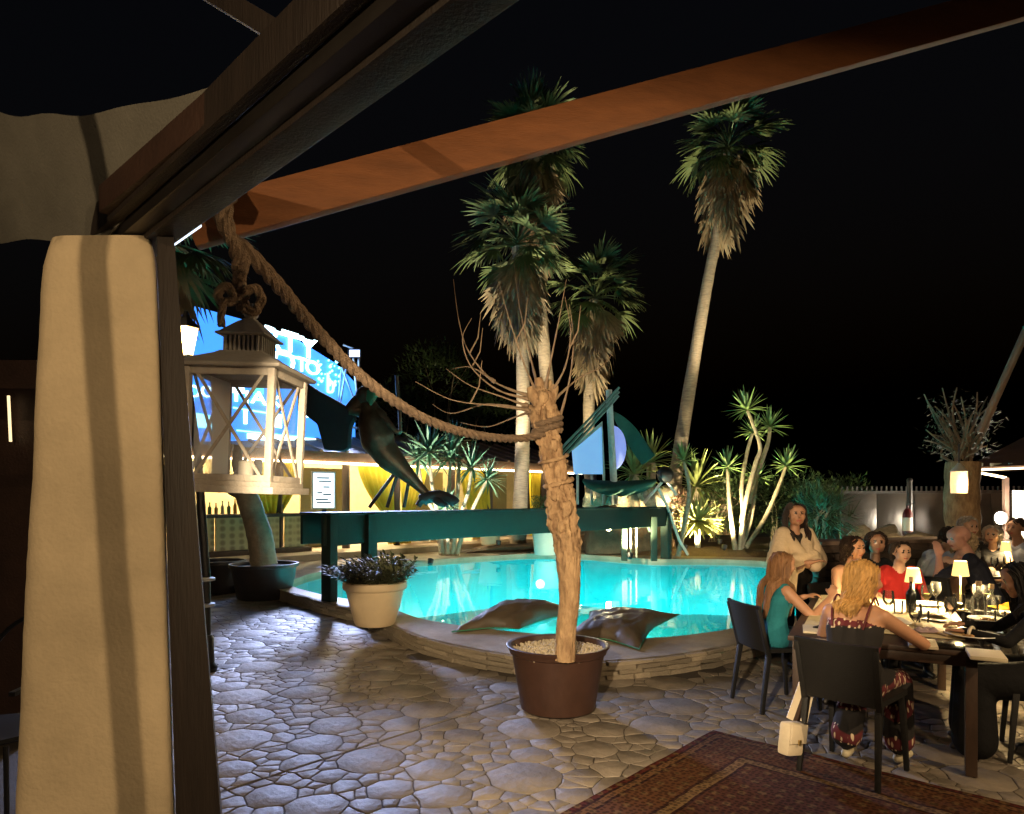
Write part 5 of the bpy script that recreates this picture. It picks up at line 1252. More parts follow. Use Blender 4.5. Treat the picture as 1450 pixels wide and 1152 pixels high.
q = MB(); q.tube(catmull([c + Vector((-.22,.2,.46)), c + Vector((-.2,.25,.8)), c + Vector((0,.27,.98)), c + Vector((.2,.25,.8)), c + Vector((.22,.2,.46))], 6), .012, 8); q.build('back_hoop', m_iron, ic)
for e in (-1, 1):
    q = MB(); q.tube([c + Vector((e*.23, .0 + .10*(1-k/26)*math.cos(k*.5), .62 + .10*(1-k/26)*math.sin(k*.5))) for k in range(24)], .008, 6); q.build('scroll', m_iron, ic)
    q = MB(); q.bar(c + Vector((e*.24,-.2,.70)), c + Vector((e*.24,.22,.72)), .03, .02); q.build('arm_rest', m_iron, ic)
# ================================================================== PEOPLE
def cap(mb, a, b, ra, rb, seg=12):
    a = Vector(a); b = Vector(b); t = b - a; L = t.length
    t = t / L if L > 1e-6 else Vector((0,0,1))
    u = t.orthogonal().normalized(); w = t.cross(u); rings = []
    for k in range(5): th = -math.pi/2 + math.pi/2*k/4; rings.append((a + t*ra*math.sin(th), max(1e-4, ra*math.cos(th))))
    for k in range(1, 5): f = k/5; rings.append((a + t*L*f, ra + (rb-ra)*f))
    for k in range(5): th = math.pi/2*k/4; rings.append((b + t*rb*math.sin(th), max(1e-4, rb*math.cos(th))))
    vs = []; 
    for c, r in rings:
        for k in range(seg): an = 2*math.pi*k/seg; vs.append(c + (u*math.cos(an) + w*math.sin(an))*r)
    n = len(rings); fs = [(i*seg+k, i*seg+(k+1) % seg, (i+1)*seg+(k+1) % seg, (i+1)*seg+k) for i in range(n-1) for k in range(seg)] + [tuple(range(seg-1,-1,-1)), tuple((n-1)*seg+k for k in range(seg))]
    mb.add(vs, fs)
def fuse(name, caps, mats, voxel, smooth_it=4, jit=0):
    """capsules -> one continuous skin; every face takes the material of the nearest capsule"""
    mb = MB()
    for c in caps: cap(mb, *c[:4])
    me = mb.mesh(name + '_raw', list(mats.values())[0], smooth=0); o = bpy.data.objects.new('raw', me); COL.objects.link(o)
    md = o.modifiers.new('r', 'REMESH'); md.mode = 'VOXEL'; md.voxel_size = voxel
    ms = o.modifiers.new('s', 'SMOOTH'); ms.factor = .5; ms.iterations = smooth_it
    dg = bpy.context.evaluated_depsgraph_get(); out = bpy.data.meshes.new_from_object(o.evaluated_get(dg)); out.name = name
    bpy.data.objects.remove(o); bpy.data.meshes.remove(me)
    n = len(out.vertices); co = np.empty(n*3, dtype=np.float32); out.vertices.foreach_get('co', co); co = co.reshape(-1,3)
    nf = len(out.polygons); ct = np.empty(nf*3, dtype=np.float32); out.polygons.foreach_get('center', ct); ct = ct.reshape(-1,3)
    best = np.full(nf, 1e9); idx = np.zeros(nf, dtype=np.int32); keys = list(mats.keys())
    for a, b, ra, rb, tg in caps:
        a = np.array(a, dtype=np.float32); b = np.array(b, dtype=np.float32); ab = b - a; l2 = max(1e-9, float(ab @ ab))
        t = np.clip(((ct - a) @ ab)/l2, 0, 1); d = np.linalg.norm(ct - (a + t[:,None]*ab), axis=1) - (ra + (rb-ra)*t)
        m = d < best; best[m] = d[m]; idx[m] = keys.index(tg)
    out.materials.clear()
    for k in keys: out.materials.append(mats[k])
    out.polygons.foreach_set('material_index', idx); out.polygons.foreach_set('use_smooth', [True]*nf); out.update()
    return out
def hand(caps, w, d, n, curl=.6, s=1.0, tg='skin', side=1):
    d = Vector(d).normalized(); n = Vector(n); n = (n - d*n.dot(d)).normalized(); x = d.cross(n)*side
    for k in range(4):
        o = x*(-.030 + .020*k)*s; kn = w + d*.085*s + o*1.1
        caps.append((w + d*.012*s + o*.55, kn, .0155*s, .0125*s, tg))
        Lf = (.036,.043,.041,.031)[k]*s; d1 = (d*math.cos(curl*.6) + n*math.sin(curl*.6)); d2 = (d*math.cos(curl*1.5) + n*math.sin(curl*1.5)); d3 = (d*math.cos(curl*2.1) + n*math.sin(curl*2.1))
        p1 = kn + d1*Lf; p2 = p1 + d2*Lf*.72; p3 = p2 + d3*Lf*.5
        caps += [(kn, p1, .0098*s, .009*s, tg), (p1, p2, .009*s, .0082*s, tg), (p2, p3, .0082*s, .007*s, tg)]
    b0 = w + d*.025*s - x*.030*s; b1 = b0 + (d*.6 - x*.7 + n*.35).normalized()*.038*s; b2 = b1 + (d*.85 - x*.15 + n*.5).normalized()*.030*s
    caps += [(b0, b1, .0135*s, .0105*s, tg), (b1, b2, .0105*s, .0082*s, tg)]
def skeleton(p):
    s = p.get('s', 1.0); caps = []; pz = p.get('pz', .56); seated = p.get('seated', True)
    le, si, tw = R(p.get('lean', 5)), R(p.get('side', 0)), R(p.get('twist', 0)); X = Vector((1,0,0)); pel = Vector((0, p.get('py', -.06), pz))
    U = Vector((math.sin(si), math.sin(le), math.cos(le)*math.cos(si))).normalized(); Rs = Matrix.Rotation(-tw, 3, U) @ (X - U*X.dot(U)).normalized(); F = U.cross(Rs)
    fem = p.get('fem', True); sw = (.155 if fem else .185)*s; hw = (.098 if fem else .088)*s; T = p.get('top', 'top'); Bt = p.get('bottom', 'bottom'); up_skin = p.get('bare', False)
    C = lambda a, b, ra, rb, tg: caps.append((a, b, ra*s, rb*s, tg))
    for e in (-1, 1):
        h = pel + X*e*hw; wv = pel + U*.17*s + Rs*e*.062*s; rb_ = pel + U*.32*s + Rs*e*(.078 if fem else .092)*s; shv = pel + U*.435*s + Rs*e*sw*.72
        C(h, wv, .118 if fem else .112, .088 if fem else .105, p.get('hips', T)); C(wv, rb_, .088 if fem else .105, .098 if fem else .115, T)
        C(rb_, shv, .094 if fem else .112, .060 if fem else .072, 'skin' if up_skin else T)
        if fem: C(rb_ + F*.055*s + U*.0*s, rb_ + F*.07*s - U*.012*s, .056, .052, T)
    C(pel + U*.05, pel + U*.30*s, .10, .10, T); C(pel + U*.40*s - Rs*sw*.7, pel + U*.40*s + Rs*sw*.7, .07, .07, 'skin' if up_skin else T)
    nb = pel + U*.455*s; hy, hp, hr = R(p.get('yaw', 0)), R(p.get('pitch', 0)), R(p.get('roll', 0))
    hU = (Vector((0,0,1))*.75 + U*.25).normalized(); hF = Matrix.Rotation(-hy, 3, hU) @ (F - hU*F.dot(hU)).normalized(); hR = hF.cross(hU)
    Q = Matrix.Rotation(hp, 3, hR); hF = Q @ hF; hU = Q @ hU; Q = Matrix.Rotation(hr, 3, hF); hU = Q @ hU; hR = hF.cross(hU)
    hc = nb + U*.10*s + hU*.105*s + hF*.022*s; C(nb - U*.02, nb + U*.09*s, .054 if fem else .064, .049 if fem else .058, 'skin')
    H = lambda x, y, z: hc + (hR*x + hF*y + hU*z)*s
    cr = 'hair' if p.get('hair', 'long') != 'bald' else 'skin'
    C(H(0,-.026,.028), H(0,-.012,.034), .089, .085, cr); C(H(0,.018,.0), H(0,.030,-.035), .076, .066, 'skin'); C(H(0,.050,-.055), H(0,.062,-.092), .046, .028, 'skin'); C(H(-.03,.03,-.06), H(.03,.03,-.06), .045, .045, 'skin')
    C(H(-.032,.033,.030), H(.032,.033,.030), .055, .055, 'skin'); C(H(-.02,.045,.05), H(.02,.045,.05), .045, .045, 'skin')
    C(H(0,.094,.008), H(0,.108,-.028), .008, .0135, 'skin'); C(H(-.016,.088,-.061), H(.016,.088,-.061), .0085, .0085, 'lip')
    for e in (-1, 1):
        C(H(e*.029,.0895,.010), H(e*.037,.0875,.010), .0062, .0062, 'eye'); C(H(e*.020,.0935,.030), H(e*.046,.083,.028), .004, .003, cr if cr == 'hair' else 'skin'); C(H(e*.084,-.005,.012), H(e*.086,-.012,-.025), .016, .012, 'skin'); C(H(e*.045,.060,-.025), H(e*.045,.058,-.03), .034, .034, 'skin')
    for e, nm in ((-1,'l'), (1,'r')):
        sh = pel + U*.425*s + Rs*e*sw
        if 'el_'+nm in p: el = Vector(p['el_'+nm]); wr = Vector(p['wr_'+nm])
        else: el = sh + Rs*e*.06 - U*.24*s + F*.10; wr = el + F*.20*s - Rs*e*.06 + Vector((0,0,-.02))
        AT = p.get('sleeve', 'skin'); FT = p.get('cuff', 'skin')
        C(sh, el, .052 if fem else .060, .040 if fem else .046, AT); C(el, wr, .041 if fem else .046, .026 if fem else .031, FT)
        dv = Vector(p.get('hd_'+nm, (wr - el))); hand(caps, wr, dv, Vector(p.get('hn_'+nm, (0,0,-1))), p.get('curl', .5), s*(.92 if fem else 1.04), 'skin', -e)
        if seated: kn = Vector(p.get('kn_'+nm, (e*.12, .40, .50))); an = Vector(p.get('an_'+nm, (e*.12, .36, .085)))
        else: kn = Vector((e*.085, .03, .48*s)); an = Vector((e*.085, -.01, .085))
        h = pel + X*e*hw
        C(h, kn, .096 if fem else .092, .064, Bt); C(kn, an, .058, .036, p.get('shin', Bt)); C(an, an + Vector((0,.03,-.04)), .036, .034, p.get('foot', 'shoe')); C(an + Vector((0,-.02,-.05)), an + Vector((e*.015,.15,-.058)), .032, .026, p.get('foot', 'shoe'))
        if p.get('flare'): C(kn - Vector((0,0,.03)), an + Vector((0,-.01,.07)), .085, .098, Bt)
    return caps, dict(hc=hc, hU=hU, hF=hF, hR=hR, U=U, F=F, Rs=Rs, nb=nb, pel=pel, s=s)
def hair_mesh(J, style, m_, seed, n, Lh):
    rng = random.Random(seed); mb = MB(); s = J['s']; hc, hU, hF, hR = J['hc'], J['hU'], J['hF'], J['hR']; cc = hc + hU*.026*s - hF*.014*s
    for k in range(n):
        z = rng.uniform(-.30, .99); az = rng.uniform(-math.pi, math.pi); ru = rng.random()
        if abs(az) < 1.0 and z < .50: continue
        if abs(az) < 1.45 and z < .10: continue
        part = 1 if az > .15*math.sin(seed) else -1
        rr = math.sqrt(1-z*z); dv = hR*math.sin(az)*rr + hF*math.cos(az)*rr + hU*z
        front = abs(az) < 1.5; vel = hR*part*(.9 if front or z > .75 else .25) - hF*(.55 if front else .2) - hU*.45; vel = (vel - dv*vel.dot(dv)).normalized()
        if vel.length < .1: vel = -hF
        p = cc + dv*.086*s; pts = [p - dv*.01*s]; L = Lh*rng.uniform(.85,1.1)*(1 + .25*max(0, z)); N = 11 if style != 'short' else 4
        wv = (.010 if style == 'bob' else .004)*s; ph = 6*noise.noise(dv*2.2 + Vector((seed,0,0))); Rh = (.091 + .020*ru)*s
        for i in range(N):
            vel = (vel*.66 + Vector((0,0,-1))*.34).normalized() if i > 0 else vel
            p = p + vel*L/N; rel = p - cc; hz = rel.dot(hU)
            if hz > -.03*s:
                if rel.length < Rh or rel.length > Rh*1.04: p = cc + rel.normalized()*Rh
            else:
                ax = rel - hU*hz; tgt = (.074 + .024*ru)*s
                if ax.length > 1e-4: p = p + ax.normalized()*(tgt - ax.length)*(.9 if ax.length < tgt else .30)
            rel = p - hc; fx, fy, fz = rel.dot(hR), rel.dot(hF), rel.dot(hU)
            if fy > .025*s and abs(fx) < .072*s and fz < .045*s: p = p + hR*part*(.076*s - abs(fx)) - hF*.012*s
            d3 = (p - J['pel']).dot(J['U'])
            if d3 < .49*s:                   # lie on the back or the chest, not inside
                yv = (p - J['pel'] - J['U']*d3).dot(J['F']); lim2 = (.105 + .03*ru)*s; back = (dv.dot(hF) < .35)
                if abs(yv) < lim2: p = p + J['F']*((-1 if back else 1)*lim2 - yv)*.7
            pts.append(p + (hR*math.sin(ph + i*1.25) + hF*math.cos(ph + i*1.25))*wv*(i/N)*2)
        pp = catmull(pts, 2); m = len(pp); r0 = rng.uniform(.0040,.0068)*s if style != 'short' else .007*s
        mb.tube(pp, [r0*(.85 + .35*math.sin(math.pi*i/(m-1)))*(1 if i < m-4 else .7 if i < m-2 else .45 if i == m-2 else .12) for i in range(m)], 4)
    return mb.mesh('hair', m_, smooth=70)
def skinmat(nm, c): return mat('skin_' + nm, c, .5, var=.08, scale=8, sss=.08)
def hairmat(nm, c): return mat('hair_' + nm, c, .6, var=.45, scale=60, stretch=(1,1,.08), spec=.25)
sk_t = skinmat('tan', (.52,.27,.155)); sk_l = skinmat('light', (.60,.36,.25)); sk_p = skinmat('pink', (.62,.33,.26)); sk_d = skinmat('deep', (.36,.19,.115))
m_eye = mat('eye_dark', (.03,.02,.018), .2); m_lip = mat('lip_red', (.40,.10,.08), .4)
shoe = mat('dark_shoe', (.03,.025,.022), .5); sandal = mat('cream_sandal', (.62,.55,.38), .6)
def fab(nm, c, **k): return mat('fabric_' + nm, c, .9, var=.12, scale=9, bump=.35, bscale=35, spec=.2, **k)
def person(label, loc, rz, pose, skin, hair_m, clothes, voxel=.009, style='long', n=260, Lh=.42, seed=1, z=0, group=None):
    t = thing('person', label, 'person', (loc[0], loc[1], z), rz, group); pose = dict(pose); pose['hair'] = style
    caps, J = skeleton(pose); mats = {'skin': skin, 'hair': hair_m, 'eye': m_eye, 'lip': m_lip}; mats.update(clothes); link('body', fuse('body', caps, mats, voxel), t, world=False)
    if style != 'bald': link('hair', hair_mesh(J, style, hair_m, seed, int(n*2.6), Lh), t, world=False)
    return t, J
def ring(t, pts, r, m_, name):
    q = MB(); q.tube(pts, r, 8, caps=True); return q.build(name, m_, t, world=False, smooth=60)

# tie-dye cloth: dark ground, maroon zones, cream flame marks
m_tie = bpy.data.materials.new('tie_dye'); m_tie.use_nodes = True; nt = m_tie.node_tree; N = nt.nodes; L = nt.links; bsd = N['Principled BSDF']; bsd.inputs['Roughness'].default_value = .9
tc = N.new('ShaderNodeTexCoord'); mp = N.new('ShaderNodeMapping'); mp.inputs['Scale'].default_value = (46,46,14); L.new(tc.outputs['Object'], mp.inputs[0])
vo = N.new('ShaderNodeTexVoronoi'); vo.inputs['Scale'].default_value = 1; L.new(mp.outputs[0], vo.inputs['Vector'])
rf = N.new('ShaderNodeValToRGB'); rf.color_ramp.elements[0].position = .28; rf.color_ramp.elements[1].position = .36; rf.color_ramp.elements[0].color = (1,1,1,1); rf.color_ramp.elements[1].color = (0,0,0,1); L.new(vo.outputs['Distance'], rf.inputs[0])
sx = N.new('ShaderNodeSeparateXYZ'); L.new(tc.outputs['Object'], sx.inputs[0])
nz = N.new('ShaderNodeTexNoise'); nz.inputs['Scale'].default_value = 5; L.new(tc.outputs['Object'], nz.inputs['Vector'])
mad = N.new('ShaderNodeMath'); mad.operation = 'MULTIPLY_ADD'; mad.inputs[1].default_value = .16; L.new(nz.outputs[0], mad.inputs[0]); L.new(sx.outputs[2], mad.inputs[2])
sn_ = N.new('ShaderNodeMath'); sn_.operation = 'MULTIPLY'; sn_.inputs[1].default_value = 34; L.new(mad.outputs[0], sn_.inputs[0]); s2 = N.new('ShaderNodeMath'); s2.operation = 'SINE'; L.new(sn_.outputs[0], s2.inputs[0])
rz_ = N.new('ShaderNodeValToRGB'); e = rz_.color_ramp.elements; e[0].position = .25; e[0].color = (.012,.010,.010,1); e[1].position = .55; e[1].color = (.12,.018,.024,1); L.new(s2.outputs[0], rz_.inputs[0])
gt = N.new('ShaderNodeMath'); gt.operation = 'GREATER_THAN'; gt.inputs[1].default_value = .1; L.new(s2.outputs[0], gt.inputs[0]); ml_ = N.new('ShaderNodeMath'); ml_.operation = 'MULTIPLY'; L.new(rf.outputs[0], ml_.inputs[0]); L.new(gt.outputs[0], ml_.inputs[1])
mx = N.new('ShaderNodeMix'); mx.data_type = 'RGBA'; mx.inputs[7].default_value = (.66,.52,.36,1); L.new(ml_.outputs[0], mx.inputs[0]); L.new(rz_.outputs[0], mx.inputs[6]); L.new(mx.outputs[2], bsd.inputs['Base Color'])

ZC = .004
# woman in teal, seen from her right side
t, J = person('woman with long light brown hair in a teal top seated beside the pool', W1P, W1F,
    dict(lean=9, yaw=12, pitch=-8, pz=.54, s=.86, sleeve='skin', bare=False, el_r=(.26,.13,.72), wr_r=(.20,.33,.86), hd_r=(-.2,.5,.8), hn_r=(-.6,.3,-.2), el_l=(-.24,.12,.74), wr_l=(-.10,.32,.82), hd_l=(.4,.8,.3), curl=.8),
    sk_t, hairmat('light_brown', (.20,.10,.045)), dict(top=fab('teal', (.025,.20,.24)), bottom=fab('denim', (.03,.05,.08)), shoe=shoe), style='long', n=330, Lh=.42, seed=2, z=ZC)
# blonde woman from behind
t, J = person('blonde woman in black and maroon tie dye dress seated with her back turned', W2P, W2F,
    dict(lean=12, yaw=62, pitch=-8, pz=.545, s=.92, bare=True, flare=True, el_r=(.30,.24,.76), wr_r=(.17,.46,.775), hd_r=(-.5,.8,.0), el_l=(-.27,.22,.74), wr_l=(-.12,.44,.775), hd_l=(.4,.8,.0), an_l=(-.10,.16,.09), an_r=(.15,.30,.09), shin='bottom', foot='shoe'),
    sk_t, hairmat('golden_blonde', (.46,.26,.085)), dict(top=m_tie, bottom=m_tie, shoe=sandal), style='bob', n=360, Lh=.24, seed=3, z=ZC)
for e in (-1, 1):
    U, F, Rs, pel = J['U'], J['F'], J['Rs'], J['pel']
    pts = [pel + U*.30 + Rs*e*.085 - F*.115, pel + U*.40 + Rs*e*.10 - F*.098, pel + U*.475 + Rs*e*.105 - F*.045, pel + U*.495 + Rs*e*.105 + F*.0, pel + U*.46 + Rs*e*.10 + F*.07]
    ring(t, catmull(pts, 5), .006, mat('maroon_strap', (.10,.015,.02), .8), 'strap')
# standing woman with shawl
t, J = person('standing woman with long dark hair wrapped in a cream shawl', (2.72, 6.6), face(.30,-.95),
    dict(seated=False, pz=.86, py=0, lean=2, yaw=18, s=.91, sleeve='top', el_r=(.20,.10,.96), wr_r=(-.02,.23,1.02), hd_r=(-.9,.3,.2), el_l=(-.20,.08,.96), wr_l=(.02,.20,.98), hd_l=(.9,.3,.1)),
    sk_d, hairmat('dark_brown', (.022,.013,.010)), dict(top=fab('black_dress', (.014,.013,.013)), bottom=fab('black_dress', (.014,.013,.013)), shoe=shoe), style='long', n=300, Lh=.44, seed=4, z=ZC)
cps = []; pel = J['pel']; U = J['U']
for e in (-1, 1):
    sh = pel + U*.40 + Vector((e*.13,0,0)); cps += [(sh, Vector((e*.235,.05,1.02)), .085, .095, 'shawl'), (Vector((e*.215,.03,1.06)), Vector((e*.10,.17,.98)), .09, .07, 'shawl'), (sh, Vector((e*.04,.13,1.10)), .075, .06, 'shawl'), (sh + Vector((0,-.05,-.05)), Vector((e*.14,-.10,.95)), .07, .075, 'shawl')]
cps += [(Vector((-.1,-.10,1.15)), Vector((.1,-.10,1.15)), .08, .08, 'shawl'), (Vector((-.1,-.09,1.0)), Vector((.1,-.09,1.0)), .07, .07, 'shawl'), (Vector((-.1,.15,1.08)), Vector((.12,.16,1.04)), .055, .055, 'shawl'), (Vector((.20,.14,1.0)), Vector((.20,.10,.62)), .05, .035, 'shawl'), (Vector((.13,.16,.98)), Vector((.14,.13,.62)), .045, .04, 'shawl')]
link('shawl', fuse('shawl', cps, {'shawl': fab('cream_shawl', (.58,.45,.30))}, .010), t, world=False)
blk = fab('black_knit', (.010,.010,.011))
# woman in black at the table's right side
t, J = person('woman in long black dress with pearl earrings resting her hands on the table', W5P, W5F,
    dict(lean=20, yaw=-10, pitch=-14, pz=.55, s=.90, sleeve='top', cuff='top', el_l=(-.26,.24,.74), wr_l=(-.16,.45,.775), hd_l=(.2,.9,.0), el_r=(.22,.24,.76), wr_r=(.10,.44,.78), hd_r=(-.2,.9,0)),
    sk_d, hairmat('black', (.010,.009,.009)), dict(top=blk, bottom=blk, shoe=shoe), style='long', n=280, Lh=.30, seed=5, z=ZC)
a, b_ = Vector((-.26,.24,.74)), Vector((-.16,.45,.775)); dv = (b_-a).normalized(); u = dv.orthogonal().normalized(); w_ = dv.cross(u); c = b_ - dv*.035
ring(t, [c + (u*math.cos(k*math.pi/9) + w_*math.sin(k*math.pi/9))*.034 for k in range(19)], .010, mat('ivory', (.75,.66,.48), .4), 'bracelet')
for e in (-1, 1):
    q = MB(); p = J['hc'] + J['hR']*e*.092 - J['hU']*.045; q.sphere(p, .008); q.sphere(p - Vector((0,0,.022)), .011); q.build('earring', mat('pearl', (.85,.82,.75), .25), t, world=False)
cps = [(Vector((e*.10,-.02,.50)), Vector((e*.13,.40,.46)), .13, .11, 'd') for e in (-1,1)] + [(Vector((e*.13,.40,.46)), Vector((e*.16,.40,.10)), .11, .13, 'd') for e in (-1,1)] + [(Vector((-.12,.38,.4)), Vector((.12,.38,.15)), .1, .12, 'd'), (Vector((-.2,-.05,.42)), Vector((-.22,.0,.12)), .08, .09, 'd'), (Vector((.2,-.05,.42)), Vector((.22,.0,.12)), .08, .09, 'd')]
link('skirt', fuse('skirt', cps, {'d': blk}, .014), t, world=False)
# guests at the far end of the near table
def guest(label, px, D, fx, fy, skin, hm, clothes, chair_label, style='long', Lh=.3, n=140, seed=9, voxel=.011, **pose):
    x = (px-725)/FPX*D; rz = face(fx, fy); pose.setdefault('s', .92)
    place_chair(x, D, rz, chair_label); return person(label, (x, D), rz, pose, skin, hm, clothes, voxel, style, n, Lh, seed, ZC)
dk = hairmat('dark_brown', (.022,.013,.010)); dark_b = fab('charcoal', (.02,.02,.022))
guest('dark haired woman in black strapless top facing across the near table', 1204, 6.25, .25,-.95, sk_t, dk, dict(top=blk, bottom=dark_b, shoe=shoe), 'black resin chair of the woman in black strapless top', bare=True, lean=8, yaw=-10, seed=11, Lh=.16, style='bob')
guest('dark haired guest half hidden behind the woman in strapless top', 1240, 6.95, .1,-1, sk_d, dk, dict(top=dark_b, bottom=dark_b, shoe=shoe), 'black resin chair of the half hidden guest', lean=6, yaw=20, seed=12, Lh=.12, style='bob', sleeve='top')
guest('dark haired guest in a bright red top behind the blonde woman', 1271, 6.6, -.2,-1, sk_l, dk, dict(top=fab('red', (.36,.02,.018)), bottom=dark_b, shoe=shoe), 'black resin chair of the guest in red', lean=14, yaw=-15, seed=13, Lh=.10, style='short', sleeve='top', s=.84, fem=False)
# --- second table and its party
FT0 = Vector((5.15, 8.05, 0)); ft = thing('dining_table', 'second dining table under a dark cloth beyond the near party', 'table', FT0)
q = MB(); q.box((FT0.x, FT0.y, .725), (1.5,.95,.03), rz=.3); q.build('table_top', m_tab, ft, bevel=.004)
for i in (-1,1):
    for j in (-1,1):
        o_ = Matrix.Rotation(.3,3,'Z') @ Vector((i*.68,j*.41,0)); q = MB(); q.box((FT0.x+o_.x, FT0.y+o_.y, .357), (.06,.06,.706), rz=.3); q.build('leg', m_tab, ft)
white_s = fab('pale_shirt', (.55,.60,.68)); navy = fab('navy', (.018,.020,.035))
gh = hairmat('grey', (.34,.31,.28)); bl = hairmat('ash_blonde', (.42,.32,.20))
guest('man in pale blue shirt hunched over the second table', 1312, 7.75, .95,.1, sk_l, dk, dict(top=white_s, bottom=dark_b, shoe=shoe), 'black resin chair of the man in pale blue shirt', style='short', Lh=.05, n=160, seed=21, fem=False, lean=30, yaw=10, pitch=-10, sleeve='top', s=1.04)
guest('ash blonde woman in brown leaning her arms on the second table', 1340, 7.15, .8,.35, sk_l, bl, dict(top=fab('brown', (.10,.055,.035)), bottom=dark_b, shoe=shoe), 'black resin chair of the ash blonde woman', style='bob', Lh=.14, seed=22, lean=32, pitch=-16, bare=True, s=1.02)
guest('grey haired man listening at the far side of the second table', 1366, 8.75, -.1,-1, sk_l, gh, dict(top=dark_b, bottom=dark_b, shoe=shoe), 'black resin chair of the grey haired man', style='short', Lh=.05, seed=23, fem=False, lean=10, yaw=-15, sleeve='top', s=1.06)
guest('bald man in dark shirt propping his chin at the second table', 1394, 7.05, -.75,.45, sk_p, gh, dict(top=navy, bottom=dark_b, shoe=shoe), 'black resin chair of the bald man', style='bald', seed=24, fem=False, lean=24, yaw=-30, pitch=-8, sleeve='top', s=1.06, el_l=(-.22,.40,.80), wr_l=(-.06,.40,1.0), hd_l=(.2,.1,1))
guest('grey haired woman in dark clothes behind the bald man', 1406, 8.6, -.6,-.8, sk_l, gh, dict(top=dark_b, bottom=dark_b, shoe=shoe), 'black resin chair of the grey haired woman', style='bob', Lh=.14, seed=25, lean=10, yaw=10)
guest('guest in pale shirt seated under the gazebo edge', 1442, 8.9, -.9,-.3, sk_d, dk, dict(top=white_s, bottom=dark_b, shoe=shoe), 'black resin chair of the guest in pale shirt', style='short', Lh=.06, seed=26, fem=False, lean=8, sleeve='top', s=1.02)
for k, (px, D) in enumerate(((1408,7.75),(1426,7.9),(1372,8.0))):
    t = thing('wine_glass', 'stemmed wine glass standing on the second dining table', 'glass', (((px-725)/FPX*D), D, .742), 0, 'glasses on the second dining table'); link('bowl', WG, t, world=False)
table_lamp(1424, 806, .34, .06, 'cordless table lamp glowing on the second dining table', 30, .74, .002)
# ================================================================== lamps that stand outside the frame, in the terrace behind the viewer
def pendant(loc, energy, label, colr=(1,.70,.38)):
    loc = Vector(loc); t = thing('pendant_lamp', label, 'lamp', loc)
    q = MB(); q.lathe([(.03,.16),(.07,.14),(.19,.02),(.20,.0),(.185,.005),(.06,.125),(.0,.13)], c=loc, seg=24); q.build('shade', m_steel, t)
    q = MB(); q.sphere(loc + Vector((0,0,.04)), .035); q.build('bulb', emis('warm_bulb', colr, 12), t)
    q = MB(); q.tube([loc+Vector((0,0,.16)), loc+Vector((0,0,.9))], .006); q.build('cable', m_black, t)
    lamp('pendant_light', 'POINT', loc + Vector((0,0,-.03)), energy, colr, t, .010)
pendant((-1.75, -1.1, 2.62), 110, 'steel pendant lamp hanging under the terrace roof beside the column')
pendant((1.9, -1.6, 2.7), 200, 'steel pendant lamp hanging over the rug')

pendant((3.7, 2.1, 2.65), 170, 'steel pendant lamp hanging beside the near dining table')
def spot_fixture(loc, aim, energy, cone, label, colr, name='spot_lamp', size=.03, blend=.4, r=.045, glow=8):
    loc = Vector(loc); aim = Vector(aim); dv = (aim - loc).normalized(); t = thing(name, label, 'spotlight', loc)
    Mx = Matrix.Translation(loc) @ dv.to_track_quat('Z', 'Y').to_matrix().to_4x4()
    q = MB(); q.lathe([(.0,-.12),(r*.8,-.11),(r,-.03),(r*1.05,.0),(r*.92,.0),(r*.85,-.012)], seg=18, M=Mx); q.build('housing', m_black, t)
    q = MB(); q.lathe([(.0,-.010),(r*.86,-.012)], seg=18, M=Mx); q.build('lens', emis(name + '_glow', colr, glow), t)
    lamp(name + '_light', 'SPOT', loc + dv*.03, energy, colr, t, size, aim, cone, blend)
    return t
spot_fixture((-.45, .45, 2.02), (.45, 5.0, 1.15), 720, 54, 'black spotlight clipped under the terrace beam and aimed at the potted tree', (1,.76,.47))
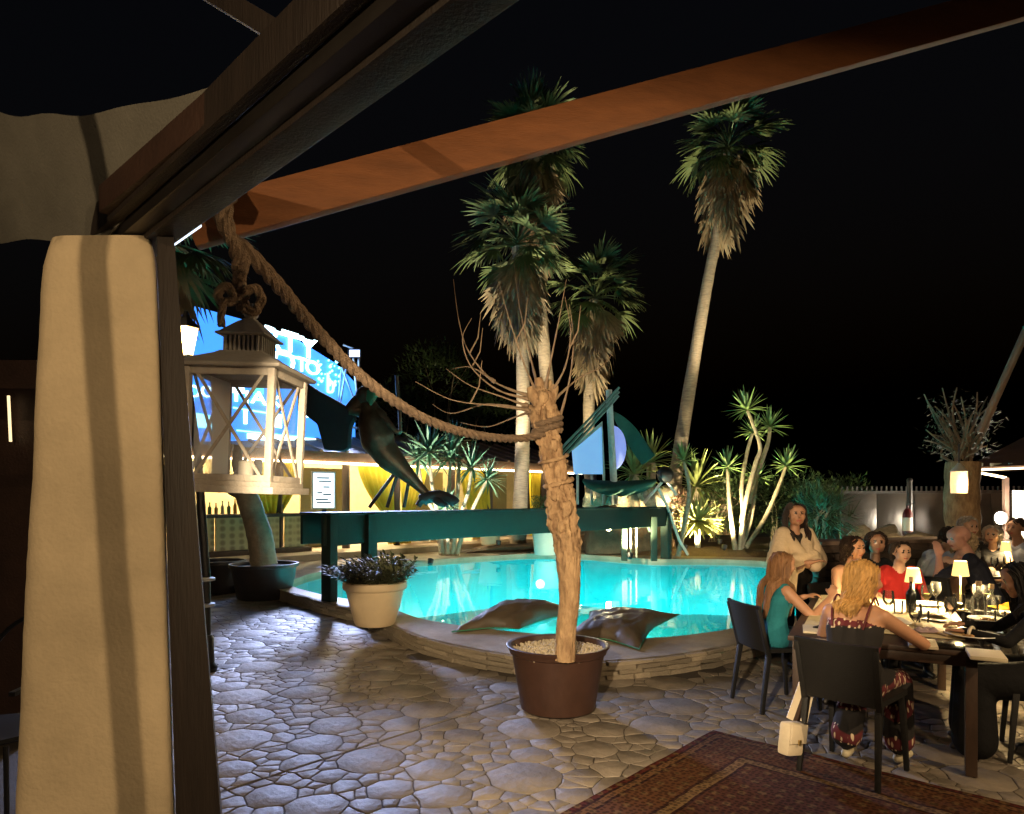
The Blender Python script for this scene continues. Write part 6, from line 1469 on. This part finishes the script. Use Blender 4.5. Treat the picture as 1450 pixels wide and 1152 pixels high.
# garden uplights
def uplight(loc, aim, en, cone, label, colr=(1,.80,.42), size=.04):
    return spot_fixture(loc, aim, en, cone, label, colr, 'garden_spot', size, .6, .07, 30)
uplight(at(862,748,15.2), at(862,800,13), 200, 140, 'glaring garden spotlight mounted under the green walkway')
lamp('walkway_light', 'POINT', at(862,748,14.9), 130, (1,.85,.5), None, .05)
uplight(at(892,784,15.3), at(900,600,17.5), 1500, 100, 'garden spotlight at the foot of the green gate frame')
uplight(at(970,772,16.6), at(988,735,17.0), 1800, 100, 'garden spotlight lighting the round agave')
uplight(at(1026,772,16.6), at(1060,640,17.4), 1100, 100, 'garden spotlight at the foot of the many stemmed yucca')
uplight(Vector((5.35,17.6,.55)), at(1022,240,20.2), 6500, 28, 'garden spotlight aimed at the crown of the leaning palm', (1,.80,.46))
uplight(at(962,786,17.2), at(962,640,20), 900, 60, 'garden spotlight at the foot of the leaning palm', (1,.82,.5))
uplight(Vector((-.35,17.95,.5)), at(742,330,20.4), 4500, 34, 'garden spotlight aimed at the crown of the palm beside the potted tree', (1,.84,.55))
uplight(at(748,783,18.0), at(738,660,19.6), 260, 60, 'garden spotlight at the foot of the palm beside the potted tree', (1,.84,.6))
uplight(Vector((1.75,20.7,.55)), at(842,440,23), 3200, 40, 'garden spotlight aimed up the short palm', (1,.80,.44))
uplight(Vector((.9,20.3,.55)), at(758,240,22.6), 7000, 26, 'garden spotlight aimed at the tallest palm', (1,.82,.5))
uplight(at(610,792,15.8), at(636,640,17.4), 1200, 90, 'garden spotlight at the foot of the blue green yuccas', (1,.92,.75))

q = MB(); q.tube([(-1.30,.40,0), (-1.405,.40,1.68), (-1.50,.40,3.0)], .021, 10); tag(q.build('stripe_shadow_pole', m_steel), 'thin unseen steel pole added to cast the shadow stripe on the column', 'pole')  # unseen pole, put here so that its shadow stripes the column
uplight(at(1118,776,17.6), at(1110,720,20), 900, 120, 'unseen extra garden spotlight added to brighten the dark hedge')  # extra spotlight with no visible source, added to lift the hedge
